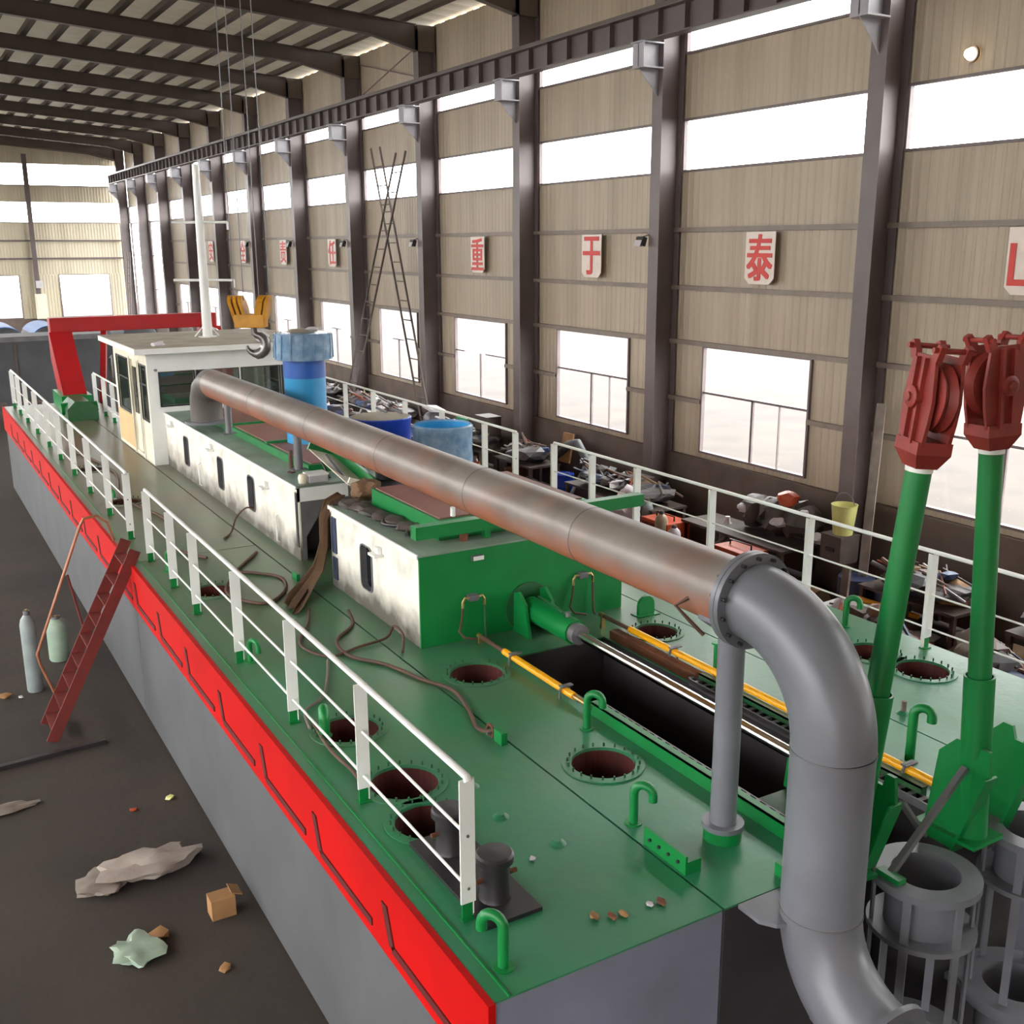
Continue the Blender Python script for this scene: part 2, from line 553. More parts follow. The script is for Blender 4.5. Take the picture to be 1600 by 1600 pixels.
for n in range(len(YC) - 1):
    a, b = YC[n], YC[n + 1]
    mid = (a + b) / 2 + 0.27
    w0, w1 = mid - 1.67, mid + 1.67
    tall = n in (12, 13)
    MB().box(XW - 0.12, XW + 0.2, a, b, 0, 1.98).build('dado', 'dado', wall_r, smooth=False)
    if not tall:
        ribbed(a, w0, 1.98, WZ1, XW, 'Y', sgn=-1).build('wall_sheet', 'sheet', wall_r, smooth=False)
        ribbed(w1, b, 1.98, WZ1, XW, 'Y', sgn=-1).build('wall_sheet', 'sheet', wall_r, smooth=False)
        ribbed(a, b, WZ1, S0, XW, 'Y', sgn=-1).build('wall_sheet', 'sheet', wall_r, smooth=False)
        ribbed(w0, w1, 1.98, WZ0, XW, 'Y', sgn=-1).build('wall_sheet', 'sheet', wall_r, smooth=False)
        zt = 3.5
        tr = [(w0, w1, zt - 0.025, zt + 0.025), (mid - 0.03, mid + 0.03, WZ0, zt), (w0 + 0.85, w0 + 0.865, WZ0, zt)]
        if n == 5:
            tr = [(w0, mid - 0.35, zt - 0.02, zt + 0.02), (w1 - 0.6, w1, zt - 0.02, zt + 0.02), (mid - 0.03, mid + 0.02, WZ0, zt)]
        elif n > 5:
            tr = [(mid - 0.03, mid + 0.03, WZ0, zt), (mid - 0.4, mid + 0.5, zt - 0.02, zt + 0.02)]
        window('', w0, w1, WZ0, WZ1, tr)
        for g, z in enumerate(GZ):
            for (p, q) in (((a, w0), (w1, b)) if g == 0 else ((a, b),)):
                MB().prism([(XW - 0.12, z - 0.05), (XW - 0.02, z - 0.05), (XW - 0.02, z - 0.035), (XW - 0.105, z - 0.035), (XW - 0.105, z + 0.035), (XW - 0.02, z + 0.035), (XW - 0.02, z + 0.05), (XW - 0.12, z + 0.05)], 'Y', p, q).build('girt', 'girt', wall_r, smooth=False)
    else:
        ribbed(a, a + 0.9, 1.98, S0, XW, 'Y', sgn=-1).build('wall_sheet', 'sheet', wall_r, smooth=False)
        ribbed(b - 0.5, b, 1.98, S0, XW, 'Y', sgn=-1).build('wall_sheet', 'sheet', wall_r, smooth=False)
        window('', a + 0.9, b - 0.5, 1.98, S0, [(a + 0.9, b - 0.5, z - 0.03, z + 0.03) for z in (4.0, 6.2)])
    ribbed(a, b, S1, T0, XW, 'Y', sgn=-1).build('wall_sheet', 'sheet', wall_r, smooth=False)
    ribbed(a, b, T1, EAVE + 0.1, XW, 'Y', sgn=-1).build('wall_sheet', 'sheet', wall_r, smooth=False)
    window('', a + 0.18, b - 0.18, S0, S1, [])
    window('', a + 0.18, b - 0.18, T0, T1, [])
    for (p, q) in ((a, a + 0.18), (b - 0.18, b)):
        for (z0, z1) in ((S0, S1), (T0, T1)):
            MB().box(XW - 0.02, XW + 0.02, p, q, z0, z1).build('jamb', 'sheet', wall_r, smooth=False)


def hbeam(mb, y, fw, x0, x1, z0, z1, tf=0.02, tw=0.014):
    """H column: flanges across the hall (normal X), web between"""
    mb.box(x0, x0 + tf, y - fw / 2, y + fw / 2, z0, z1)
    mb.box(x1 - tf, x1, y - fw / 2, y + fw / 2, z0, z1)
    mb.box(x0 + tf, x1 - tf, y - tw / 2, y + tw / 2, z0, z1)
    return mb


for n, y in enumerate(YC):
    c = hbeam(MB(), y, 0.36, 15.33, 15.94, 0, EAVE - 0.1).build('steel_column', 'column', wall_r, smooth=False)
    # crane bracket: a box of two plates with a gusset below
    bk = MB()
    bk.box(14.72, 15.33, y - 0.2, y + 0.2, 11.0, 11.03).box(14.78, 15.33, y - 0.2, y + 0.2, 10.5, 10.53)
    bk.box(14.78, 15.33, y - 0.012, y + 0.012, 10.53, 11.0)
    bk.prism([(15.33, 10.5), (14.8, 10.5), (15.33, 9.95)], 'Y', y - 0.012, y + 0.012)
    bk.box(14.78, 14.8, y - 0.2, y + 0.2, 10.53, 11.0)
    bk.build('crane_bracket', 'bracket', c, smooth=False)
crane_beam = MB()
yA, yB = Y0, Y1 - 0.3
crane_beam.box(14.84, 15.16, yA, yB, 11.04, 11.07).box(14.8, 15.2, yA, yB, 11.58, 11.61).box(14.99, 15.01, yA, yB, 11.07, 11.58)
cb = crane_beam.build('crane_runway_beam', 'column', wall_r, smooth=False)
st = MB()
y = yA + 0.3
while y < yB:
    st.box(14.86, 14.99, y - 0.008, y + 0.008, 11.07, 11.58)
    y += 0.875
so = st.build('web_stiffener', 'column', cb, smooth=False)
so['kind'] = 'stuff'
MB().box(14.96, 15.04, yA, yB, 11.61, 11.73).build('crane_rail', 'rafter', cb, smooth=False)

# far end wall
wall_f = root('wall_far', loc=(0, Y1, 0), kind='structure')


def roofz(x):
    return EAVE + (XW - x) * SLOPE if x > XR else EAVE + (x - XL) * SLOPE


FW = [(11.04, 14.47), (5.2, 8.5), (-0.8, 2.5), (-6.5, -3.2)]
xs = [XL] + [v for p in sorted(FW) for v in p] + [XW]
for i in range(0, len(xs) - 1):
    a, b = xs[i], xs[i + 1]
    if i % 2 == 0:
        ribbed(a, b, 1.9, 4.9, Y1, 'X', sgn=-1).build('wall_sheet', 'endsheet', wall_f, smooth=False)
    else:
        win_no += 1
        w = root('window_%d' % win_no, loc=(a, Y1, 2.0), kind='structure')
        MB().box(a, b, Y1 - 0.06, Y1 + 0.04, 1.9, 1.98).box(a, b, Y1 - 0.06, Y1 + 0.04, 4.84, 4.9).box(a, a + 0.06, Y1 - 0.06, Y1 + 0.04, 1.98, 4.84).box(b - 0.06, b, Y1 - 0.06, Y1 + 0.04, 1.98, 4.84).build('window_frame', 'frame', w, smooth=False)
        MB().box(a + 0.06, b - 0.06, Y1, Y1 + 0.006, 1.98, 4.84).build('pane', 'pane', w, smooth=False)
MB().box(XL, XW, Y1 - 0.1, Y1 + 0.15, 0, 1.9).build('dado', 'dado', wall_f, smooth=False)
for z0, z1 in ((4.9, 8.42), (9.77, 10.88)):
    ribbed(XL, XW, z0, z1, Y1, 'X', sgn=-1).build('wall_sheet', 'endsheet', wall_f, smooth=False)
ribbed(XL, XW, 12.29, lambda x: roofz(x) + 0.17, Y1, 'X', sgn=-1).build('wall_sheet', 'endsheet', wall_f, smooth=False)
for (z0, z1) in ((8.42, 9.77), (10.88, 12.29)):
    win_no += 1
    w = root('window_%d' % win_no, loc=(0, Y1, z0), kind='structure')
    MB().box(XL, XW - 0.45, Y1, Y1 + 0.006, z0, z1).build('pane', 'pane', w, smooth=False)
    MB().box(XL, XW - 0.4, Y1 - 0.05, Y1 + 0.03, z0 - 0.03, z0 + 0.03).build('window_frame', 'frame', w, smooth=False)
    MB().box(XW - 0.45, XW, Y1 - 0.02, Y1 + 0.02, z0, z1).build('jamb', 'endsheet', wall_f, smooth=False)
for x in (9.57, 3.4, -2.8, -8.6):
    MB().box(x - 0.16, x + 0.16, Y1 - 0.4, Y1 - 0.38, 0, 12.9).box(x - 0.008, x + 0.008, Y1 - 0.38, Y1 - 0.1, 0, 12.9).build('steel_column', 'column', wall_f, smooth=False)
for z in (6.0, 7.2, 3.4):
    MB().box(XL, 4.9 if z == 3.4 else XW - 0.5, Y1 - 0.2, Y1 - 0.03, z - 0.05, z + 0.05).build('girt', 'frame', wall_f, smooth=False) if z != 3.4 else None

# left wall (daylight comes through it as through the window wall)
wall_l = root('wall_left', loc=(XL, 0, 0), kind='structure')
for n in range(len(YC) - 1):
    a, b = YC[n], YC[n + 1]
    MB().box(XL - 0.2, XL, a, b, 0, 1.3).build('dado', 'dado', wall_l, smooth=False)
    MB().box(XL - 0.2, XL, a, a + 0.7, 1.3, 3.8).build('pier', 'sheet', wall_l, smooth=False)
    MB().box(XL - 0.03, XL, a, b, 3.8, 7.6).build('wall_sheet', 'sheet', wall_l, smooth=False)
    MB().box(XL - 0.03, XL, a, b, 9.8, 10.7).build('wall_sheet', 'sheet', wall_l, smooth=False)
    MB().box(XL - 0.03, XL, a, b, 11.8, EAVE).build('wall_sheet', 'sheet', wall_l, smooth=False)
    MB().box(XL, XL + 0.6, a - 0.18, a + 0.18, 0, EAVE).build('steel_column', 'column', wall_l, smooth=False)
# wall behind the camera with its doorway
wall_n = root('wall_near', loc=(0, Y0, 0), kind='structure')
MB().box(XL, -8, Y0 - 0.1, Y0, 0, 13.4).build('wall_sheet', 'sheet', wall_n, smooth=False)
MB().box(-3, XW, Y0 - 0.1, Y0, 0, 13.4).build('wall_sheet', 'sheet', wall_n, smooth=False)
MB().box(-8, -3, Y0 - 0.1, Y0, 4.5, 13.4).build('wall_sheet', 'sheet', wall_n, smooth=False)
MB().prism([(XL, 13.3), (XW, 13.3), (XR, 14.6)], 'Y', Y0 - 0.1, Y0).build('wall_sheet', 'sheet', wall_n, smooth=False)

# roof
ceiling = root('ceiling', loc=(XR, 0, EAVE), kind='structure')
for (xa, xb) in ((XW + 0.2, XR), (XL - 0.2, XR)):
    mb = MB()
    ya, yb = Y0 - 0.2, Y1 + 0.2
    za, zb = roofz(min(max(xa, XL), XW)) + 0.18, roofz(XR) + 0.18
    n = int((yb - ya) / 0.25)
    lo, hi = [], []
    for i in range(n + 1):
        yy = ya + (yb - ya) * i / n
        d = 0.02 if i % 3 == 0 else 0.0
        lo.append(mb.bm.verts.new((xa, yy, za + d)))
        hi.append(mb.bm.verts.new((xb, yy, zb + d)))
    for i in range(n):
        mb.bm.faces.new((lo[i], lo[i + 1], hi[i + 1], hi[i]))
    mb.build('roof_sheet', 'roof', ceiling, smooth=False)
for side in (1, -1):
    k = 0
    while True:
        x = XR + side * (0.45 + k * 1.03)
        if x > XW - 0.3 or x < XL + 0.3:
            break
        z = roofz(x) + 0.0
        MB().box(x - 0.06, x + 0.06, Y0, Y1, z + 0.0, z + 0.17).box(x + 0.06, x + 0.16, Y0, Y1, z + 0.0, z + 0.015).build('purlin', 'rafter', ceiling, smooth=False)
        k += 1
for y in YC + [Y1 - 0.35]:
    mb = MB()
    for (xa, xb) in ((XW - 0.67, XR), (XL + 0.67, XR)):
        # tapered rafter with a haunch at the column
        s = 1 if xa > xb else -1
        za, zb = roofz(xa), roofz(xb)
        xh = xa - s * 1.6
        zh = roofz(xh)
        mb.prism([(xa, za - 0.75), (xa - s * 0.4, za - 0.62), (xh, zh - 0.5), (xb, zb - 0.5), (xb, zb), (xa, za)], 'Y', y - 0.012, y + 0.012)
        mb.bar((xh, y, zh - 0.5), (xb, y, zb - 0.5), 0.24, 0.02)
        mb.bar((xa, y, za - 0.75), (xh, y, zh - 0.5), 0.24, 0.02)
        mb.bar((xa, y, za), (xb, y, zb), 0.24, 0.02)
        mb.box(min(xa, xa + s * 0.62), max(xa, xa + s * 0.62), y - 0.18, y + 0.18, za - 0.78, za - 0.02)
    mb.build('rafter', 'rafter', ceiling, smooth=False)

# crossing rods in the upper wall, one bay
for p0, p1 in (((15.8, YC[6] + 0.2, 11.9), (15.8, YC[7] - 0.2, 13.1)), ((15.8, YC[6] + 0.2, 13.1), (15.8, YC[7] - 0.2, 11.9))):
    MB().cyl(p0, p1, 0.02, n=6).build('brace_rod', 'frame', wall_r)

# ================================================================== THE DREDGER HULL
D = 2.4
DT = 0.014
XA, XB, XC, XD = 2.63, 4.42, 7.81, 9.75      # deck edges and pontoon seams
YF, YR = 4.73, 33.0
hull = root('dredger_hull', 'long grey dredger hull with a green deck and a red fender band along its side', 'ship hull', (6.15, YF, 0))
HOLES_L = [(3.27, 8.63, .28), (3.29, 7.44, .29), (3.2, 6.78, .27), (3.3, 13.4, .27), (3.3, 19.2, .27), (3.25, 22.5, .27)]
HOLES_C = [(4.94, 9.19, .28), (4.93, 6.86, .28), (7.33, 9.2, .25)]
HOLES_R = [(8.98, 7.45, .27), (9.04, 6.83, .27)]


def pontoon(x0, x1, y0, y1, holes, wells=(), mats=('hull', 'pit', 'dark', 'hullend')):
    p = MB().box(x0, x1, y0, y1, 0.06, D - DT).build('pontoon', mats, hull, smooth=False)
    d = MB().box(x0, x1, y0, y1, D - DT, D).build('deck_plate', ('deck', 'pit'), hull, smooth=False)
    for o, z0 in ((p, 1.55), (d, 2.3)):
        cut = MB()
        for (hx, hy, hr) in holes:
            cut.cyl((hx, hy, z0), (hx, hy, 2.6), hr, n=28)
        for (wx0, wx1, wy0, wy1) in wells:
            cut.box(wx0, wx1, wy0, wy1, 0.5 if o is p else 2.2, 2.7)
        if holes or wells:
            boolean(o, cut)
        off = WL[o]
        for f in o.data.polygons:
            c = f.center + off
            idx = 0
            if o is p:
                if abs(f.normal.y) > 0.9 and c.y < y0 + 0.02:
                    idx = 3
                for (hx, hy, hr) in holes:
                    if c.z < D - DT - 0.005 and math.hypot(c.x - hx, c.y - hy) < hr * 1.02:
                        idx = 1
                for (wx0, wx1, wy0, wy1) in wells:
                    if wx0 - 0.01 < c.x < wx1 + 0.01 and wy0 + 0.05 < c.y < wy1 + 0.01 and c.z < D - DT - 0.005:
                        idx = 2
            f.material_index = idx
    return p


YS = 15.26
pontoon(XA, XB, YF, YS, [h for h in HOLES_L if h[1] < YS])
pontoon(XA, XB, YS + 0.02, YR, [h for h in HOLES_L if h[1] > YS])
pontoon(XB + 0.02, XC - 0.02, YF, YR - 0.8, HOLES_C, ((5.56, 6.72, YF - 0.3, 9.38), (5.2, 6.95, 27.2, YR)))
pontoon(XC, XD, YF, YS, HOLES_R)
pontoon(XC, XD, YS + 0.02, YR, [])
for (hx, hy, hr) in HOLES_L + HOLES_C + HOLES_R:
    fl = MB().ring((hx, hy, 0), hr + 0.005, hr + 0.085, D, D + 0.012).build('manhole_flange', 'deck', hull)
    sb = MB()
    for k in range(20):
        a = 2 * PI * k / 20
        px, py = hx + (hr + 0.035) * math.cos(a), hy + (hr + 0.035) * math.sin(a)
        sb.cyl((px, py, D + 0.01), (px, py, D + 0.045), 0.009, n=6)
    b = sb.build('stud_bolts', 'green_dark', fl)
    b['kind'] = 'stuff'
for x0, x1 in ((XA - 0.05, XA), (XD, XD + 0.05)):
    for ya, yb in ((YF - 0.02, YS), (YS + 0.02, YR)):
        MB().box(x0, x1, ya, yb, 1.77, D + 0.004 if x0 < 5 else D - 0.06).build('fender_band', 'red', hull, smooth=False)
# raised L-shaped bars on the fender, dark red painting in groove shadow
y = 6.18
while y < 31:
    MB().prism([(y + 0.02, 2.2), (y + 0.11, 2.2), (y - 0.01, 1.9), (y - 0.1, 1.9)], 'X', XA - 0.062, XA - 0.045).box(XA - 0.062, XA - 0.045, y - 1.14, y - 0.06, 1.87, 1.93).build('groove_shade_bar', 'shade_red', hull, smooth=False)
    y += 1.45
# thin weld strip along the deck edge, deck toe bar
MB().box(XA + 0.1, XA + 0.112, YF, 32, D, D + 0.012).build('edge_strip', 'green', hull, smooth=False)
# tracks beside the well
for s, x in ((1, 5.45), (-1, 6.8)):
    MB().box(x - 0.05, x - 0.035, 5.0, 7.75, D, D + 0.13).box(x - 0.05, x + 0.03, 5.0, 7.75, D + 0.115, D + 0.13).box(x - 0.035, x + 0.02, 5.0, 5.02, D, D + 0.115).build('well_coaming', 'green' if s > 0 else 'green_dark', hull, smooth=False)
    rk = MB()
    xr = x + s * 0.085
    rk.box(xr - 0.05, xr - 0.035, 4.8, 7.8, D, D + 0.07).box(xr + 0.035, xr + 0.05, 4.8, 7.8, D, D + 0.07)
    yy = 4.82
    while yy < 7.8:
        rk.box(xr - 0.035, xr + 0.035, yy, yy + 0.045, D + 0.01, D + 0.07)
        yy += 0.11
    r = rk.build('rack_rail', 'steel', hull, smooth=False)
MB().box(6.74, 6.86, 7.8, 9.3, D, D + 0.1).build('well_coaming', 'rust', hull, smooth=False)
# connection plates on the seams
cp = MB().box(4.455, 4.475, 5.17, 5.66, D, D + 0.15).box(4.475, 4.6, 5.17, 5.19, D, D + 0.1).build('coupling_plate', 'green', hull, smooth=False)
cb_ = MB()
for k in range(4):
    cb_.cyl((4.44, 5.25 + 0.11 * k, D + 0.075), (4.456, 5.25 + 0.11 * k, D + 0.075), 0.014, n=8)
cb_.build('bolt_holes', 'black', cp)['kind'] = 'stuff'
MB().box(5.02, 5.2, 4.78, 4.86, D, D + 0.1).build('coupling_plate', 'green', hull, smooth=False)
MB().box(4.33, 4.39, 7.6, 7.74, D, D + 0.12).build('lug', 'green', hull, smooth=False)
MB().box(4.36, 4.41, 13.2, 13.4, D, D + 0.1).build('lug', 'green', hull, smooth=False)
# small green rail stubs and plugs on the deck
for (x, y) in ((3.75, 7.1), (3.72, 6.55), (3.9, 6.0), (8.0, 6.21)):
    MB().lathe([(0, 0.03), (0.03, 0.03), (0.05, 0.015), (0.07, 0.0)], (x, y, D), 14).build('deck_plug', 'deck', hull)
MB().cyl((8.0, 6.21, D), (8.0, 6.21, D + 0.13), 0.025, n=10).build('deck_pin', 'greywood', hull)

# half-round support plate holding the elbow on the transom
MB().prism([(4.55, 4.72), (4.55, 4.52), (4.62, 4.42), (4.75, 4.36), (5.25, 4.36), (5.25, 4.72)], 'Z', D - 0.03, D + 0.0).build('pipe_shelf', 'elbow', hull, smooth=False)


# ------------------------------------------------------------------ deck fittings
def vent(x, y, h, rz, label, r=0.036):
    v = root('vent_pipe', label, 'vent pipe', (x, y, D), 'gooseneck vents on the deck')
    R_ = 0.075
    path = [(0, 0, 0), (0, 0, h - R_)] + [(R_ - R_ * math.cos(a), 0, h - R_ + R_ * math.sin(a)) for a in [PI * k / 8 for k in range(1, 9)]] + [(2 * R_, 0, h - R_ - 0.05)]
    MB().tube(path, r, 12).build('neck', 'green', v, local=True)
    MB().ring((0, 0, 0), 0.0, 0.07, 0, 0.012, 16).build('base_flange', 'green', v, local=True)
    v.rotation_euler = (0, 0, rz)
    return v


vent(5.2, 7.51, 0.36, -0.9, 'green gooseneck vent beside the front edge of the dark well, below the yellow ram')
vent(4.57, 5.94, 0.34, -0.9, 'green gooseneck vent between the red-lined manhole and the grey pipe stand')
vent(9.37, 8.2, 0.36, -0.9, 'small green gooseneck vent at the far deck edge behind the big elbow')
vent(7.25, 5.52, 0.52, -0.9, 'tall green gooseneck vent between the two green posts', 0.042)
vent(2.84, 4.98, 0.36, 2.2, 'green gooseneck vent at the near corner of the deck by the red fender')
vent(3.03, 8.62, 0.3, -1.9, 'green gooseneck vent behind the white rail with its mouth facing forward', 0.05)
vent(2.98, 10.75, 0.26, -1.2, 'short green vent on the walkway behind the white rail, three posts from its front end', 0.03)
vent(2.98, 14.6, 0.3, -1.2, 'green gooseneck vent near the gap between the two white side rails', 0.03)
vent(3.0, 19.0, 0.3, -1.2, 'green gooseneck vent on the walkway behind the rear white side rail', 0.03)

t = root('deck_stanchion', 'thin green upright post on the deck across the well', 'post', (6.95, 7.72, D))
MB().cyl((6.95, 7.72, D), (6.95, 7.72, D + 0.42), 0.03, n=12).build('post', 'green', t)
MB().ring((6.95, 7.72, 0), 0.0, 0.055, D + 0.42, D + 0.44, 14).build('cap', 'green', t)
MB().ring((6.95, 7.72, 0), 0.0, 0.07, D, D + 0.012, 14).build('base_flange', 'green', t)

t = root('padeye', 'green rounded lifting eye on the far deck beside the seam', 'lifting eye', (7.6, 9.75, D))
MB().prism([(7.48, D), (7.72, D), (7.72, D + 0.12)] + [(7.6 + 0.12 * math.cos(a), D + 0.12 + 0.12 * math.sin(a)) for a in [PI * k / 8 for k in range(1, 8)]] + [(7.48, D + 0.12)], 'Y', 9.73, 9.77).build('eye_plate', 'green', t, smooth=False)
MB().box(7.44, 7.76, 9.66, 9.84, D, D + 0.012).build('base_plate', 'green', t, smooth=False)

# double bollard, black
t = root('mooring_bollard', 'pair of black mooring bollards on a dark base plate beside the near rail', 'bollard', (3.12, 6.0, D))
MB().box(2.92, 3.36, 5.35, 6.55, D, D + 0.03).build('base_plate', 'black', t, smooth=False)
for yy in (6.3, 5.62):
    p = MB().lathe([(0.115, D + 0.03), (0.105, D + 0.06), (0.105, D + 0.3), (0.135, D + 0.315), (0.135, D + 0.36), (0.12, D + 0.375), (0, D + 0.38)], (3.14, yy, 0), 24).build('bollard_post', 'black', t)
    MB().cyl((2.98, yy - 0.02, D + 0.2), (3.3, yy - 0.02, D + 0.2), 0.018, n=8).build('cross_pin', 'rust', p)

# ------------------------------------------------------------------ guard rails
def guard_rail(label, X, Ys, ztop, side, mids=(0.24, 0.63), name='guard_rail', thin=1.0, zb=D):
    t = root(name, label, 'railing', (X, Ys[0], zb), 'white guard rails round the deck')
    for y in Ys:
        p = MB()
        p.box(X - 0.055, X + 0.055, y - 0.006, y + 0.006, zb + 0.13, ztop - 0.02)
        p.box(X - 0.048 if side < 0 else X + 0.038, X - 0.038 if side < 0 else X + 0.048, y + 0.006, y + 0.05, zb + 0.02, ztop - 0.02)
        po = p.build('rail_post', 'white', t, smooth=False)
        MB().box(X - 0.04, X + 0.044, y + 0.008, y + 0.02, zb, zb + 0.17).box(X - 0.05, X + 0.06, y - 0.02, y + 0.06, zb, zb + 0.01).build('socket', 'green', po, smooth=False)
        b = MB()
        for m in mids:
            b.cyl((X, y - 0.014, zb + m), (X, y - 0.004, zb + m), 0.011, n=8)
        b.build('bolt', 'steel', po)
    MB().tube([(X, Ys[0] - 0.02, ztop - 0.03), (X, Ys[0], ztop), (X, Ys[-1], ztop), (X, Ys[-1] + 0.02, ztop - 0.03)], 0.026 * thin, 10).build('top_rail', 'white', t)
    for m in mids:
        MB().cyl((X, Ys[0], zb + m), (X, Ys[-1], zb + m), 0.0115, n=8).build('mid_rail', 'white', t)
    return t


guard_rail('white guard rail along the near deck edge, the long one in front', 2.88, [5.52, 7.31, 9.03, 10.79, 12.61, 13.8, 15.2], 3.46, 1)
guard_rail('white guard rail along the same deck edge behind the ladder gap, reaching the far corner', 2.88, [16.6, 18.33, 20.23, 22.06, 23.89, 25.61, 27.64, 29.56, 31.2, 32.6], 3.46, 1)
guard_rail('white guard rail on the window side, passing behind the two green posts', 9.6, [5.4, 7.23, 9.05, 10.88, 12.6, 13.8, 14.95], 3.52, -1)
guard_rail('white guard rail on the window side behind the blue drums and the long pipe', 9.6, [16.25, 17.4, 19.2, 21.0, 22.75, 24.5, 26.3, 28.1], 3.52, -1)
guard_rail('short white guard rail between the red gantry leg and the wheelhouse', 4.8, [27.3, 28.4, 29.6, 31.0], 3.42, 1)

# ------------------------------------------------------------------ deckhouse
HX0, HX1, HZ = 4.74, 7.5, 3.47
house = root('deckhouse', 'low deckhouse with white side wall, green front wall and grey-green roof', 'deckhouse', (6.12, 10.15, D))


def side_wall(ya, yb, lights):
    o = MB().box(HX0, HX0 + 0.03, ya, yb, D, HZ).build('side_wall', ('housew', 'porthole'), house, smooth=False)
    cut = MB()
    for yc in lights:
        pts = []
        w, z0, z1, r = 0.19, 2.66, 3.24, 0.09
        for cx, cz, a0 in ((w - r, z1 - r, 0), (-w + r, z1 - r, PI / 2), (-w + r, z0 + r, PI), (w - r, z0 + r, 1.5 * PI)):
            pts += [(yc + cx + r * math.cos(a0 + k * PI / 8), cz + r * math.sin(a0 + k * PI / 8)) for k in range(5)]
        cut.prism(pts, 'X', HX0 - 0.1, HX0 + 0.2)
        fr = MB()
        n = len(pts)
        ins = [(yc + (p[0] - yc) * 0.86, 2.95 + (p[1] - 2.95) * 0.95) for p in pts]
        A = [fr.bm.verts.new((HX0 - 0.012, *p)) for p in pts]
        B = [fr.bm.verts.new((HX0 - 0.012, *p)) for p in ins]
        C_ = [fr.bm.verts.new((HX0 + 0.1, *p)) for p in ins]
        D_ = [fr.bm.verts.new((HX0 + 0.1, *p)) for p in pts]
        for i in range(n):
            j = (i + 1) % n
            fr.bm.faces.new((A[i], A[j], B[j], B[i]))
            fr.bm.faces.new((B[i], B[j], C_[j], C_[i]))
            fr.bm.faces.new((A[j], A[i], D_[i], D_[j]))
        fo = fr.build('porthole_frame', 'steel', house, smooth=False)
        MB().prism(ins, 'X', HX0 + 0.07, HX0 + 0.08).build('pane', 'porthole', fo, smooth=False)
    boolean(o, cut)
    return o


side_wall(10.15, 12.84, [11.64])
side_wall(14.1, 22.2, [16.36, 18.15, 20.55])
MB().box(HX0, HX1, 10.12, 10.15, D, HZ).build('front_wall', 'green', house, smooth=False)
MB().box(HX1 - 0.03, HX1, 10.15, 22.2, D, HZ).build('side_wall', 'cream', house, smooth=False)
MB().box(HX0 + 0.03, 5.5, 12.81, 12.84, D, HZ).build('bulkhead', 'cream', house, smooth=False)
# rear block front face: header beam, panel and dark door opening
MB().box(HX0, 5.55, 14.1, 14.14, 3.27, HZ + 0.02).build('header_beam', 'white', house, smooth=False)
MB().prism([(4.77, 3.27), (5.5, 3.27), (5.5, D), (5.42, D), (5.35, 2.95), (5.05, 3.05), (4.84, 2.75), (4.84, D), (4.77, D)], 'Y', 14.1, 14.13).build('door_surround', 'steel', house, smooth=False)
MB().box(4.8, 5.5, 14.5, 14.52, D, 3.3).build('bulkhead', 'dark', house, smooth=False)
MB().box(5.5, HX1 - 0.03, 12.7, 14.3, D, HZ - 0.01).build('engine_casing', 'dark', house, smooth=False)
MB().box(HX0 - 0.015, HX0 + 0.0, 14.12, 14.2, D + 0.2, 3.4).build('rubber_strip', 'black', house, smooth=False)
MB().box(HX0 - 0.02, HX0 + 0.0, 12.62, 12.76, D + 0.12, 2.82).box(HX0 - 0.02, HX0 + 0.0, 12.62, 12.76, 2.88, 3.36).build('ladder_plate', 'navy', house, smooth=False)
for ya, yb in ((10.12, 12.84), (14.1, 22.2)):
    MB().box(HX0 - 0.02, HX1 + 0.02, ya - 0.01, yb, HZ, HZ + 0.02).build('roof_plate', 'houseroof', house, smooth=False)
MB().box(HX0 - 0.03, HX0 - 0.012, 10.12, 12.84, HZ - 0.02, HZ + 0.03).build('gutter_bar', 'white', house, smooth=False)
MB().box(HX0 - 0.03, HX0 - 0.012, 14.1, 22.2, HZ - 0.02, HZ + 0.03).build('gutter_bar', 'white', house, smooth=False)
# small step brackets on the side wall
for y, z in ((15.5, 3.22), (18.6, 3.3), (11.2, 3.24), (21.6, 3.3)):
    MB().obox((HX0 - 0.06, y, z), (0.12, 0.2, 0.03)).obox((HX0 - 0.03, y, z + 0.05), (0.05, 0.1, 0.08)).build('bulkhead_lamp', 'white', house, smooth=False)
for y in (19.5, 15.0):
    MB().tube([(HX0 - 0.01, y, 2.9), (HX0 - 0.05, y, 2.88), (HX0 - 0.05, y, 2.5), (HX0 - 0.01, y, 2.47)], 0.012, 6).build('grab_bar', 'white', house)

# hatches on the deckhouse roof
t = root('roof_hatch', 'long brown hatch cover with green edges on the rear deckhouse roof', 'hatch cover', (6.2, 18, HZ + 0.02))
MB().box(5.2, 7.25, 14.9, 21.2, HZ + 0.02, HZ + 0.14).build('coaming', 'green', t, smooth=False)
MB().box(5.27, 7.18, 14.97, 21.13, HZ + 0.14, HZ + 0.155).build('cover_plate', 'hatch', t, smooth=False)
for y in (16.9, 19.0):
    MB().box(5.2, 7.25, y, y + 0.07, HZ + 0.155, HZ + 0.19).build('cross_bar', 'green', t, smooth=False)
t = root('roof_hatch', 'shorter brown hatch cover with green edges on the front deckhouse roof', 'hatch cover', (6.2, 11.4, HZ + 0.02))
MB().box(5.2, 7.25, 10.55, 12.5, HZ + 0.02, HZ + 0.26).build('coaming', 'green', t, smooth=False)
MB().box(5.24, 7.22, 10.6, 12.46, HZ + 0.26, HZ + 0.275).build('cover_plate', 'hatch', t, smooth=False)
MB().prism([(5.86, HZ + 0.275), (6.2, HZ + 0.275), (6.0, HZ + 0.5), (5.9, HZ + 0.5)], 'Y', 11.6, 11.63).build('lifting_bracket', 'green', t, smooth=False)
MB().box(5.82, 5.9, 11.5, 11.75, HZ + 0.275, HZ + 0.42).build('lifting_bracket', 'green', t, smooth=False)
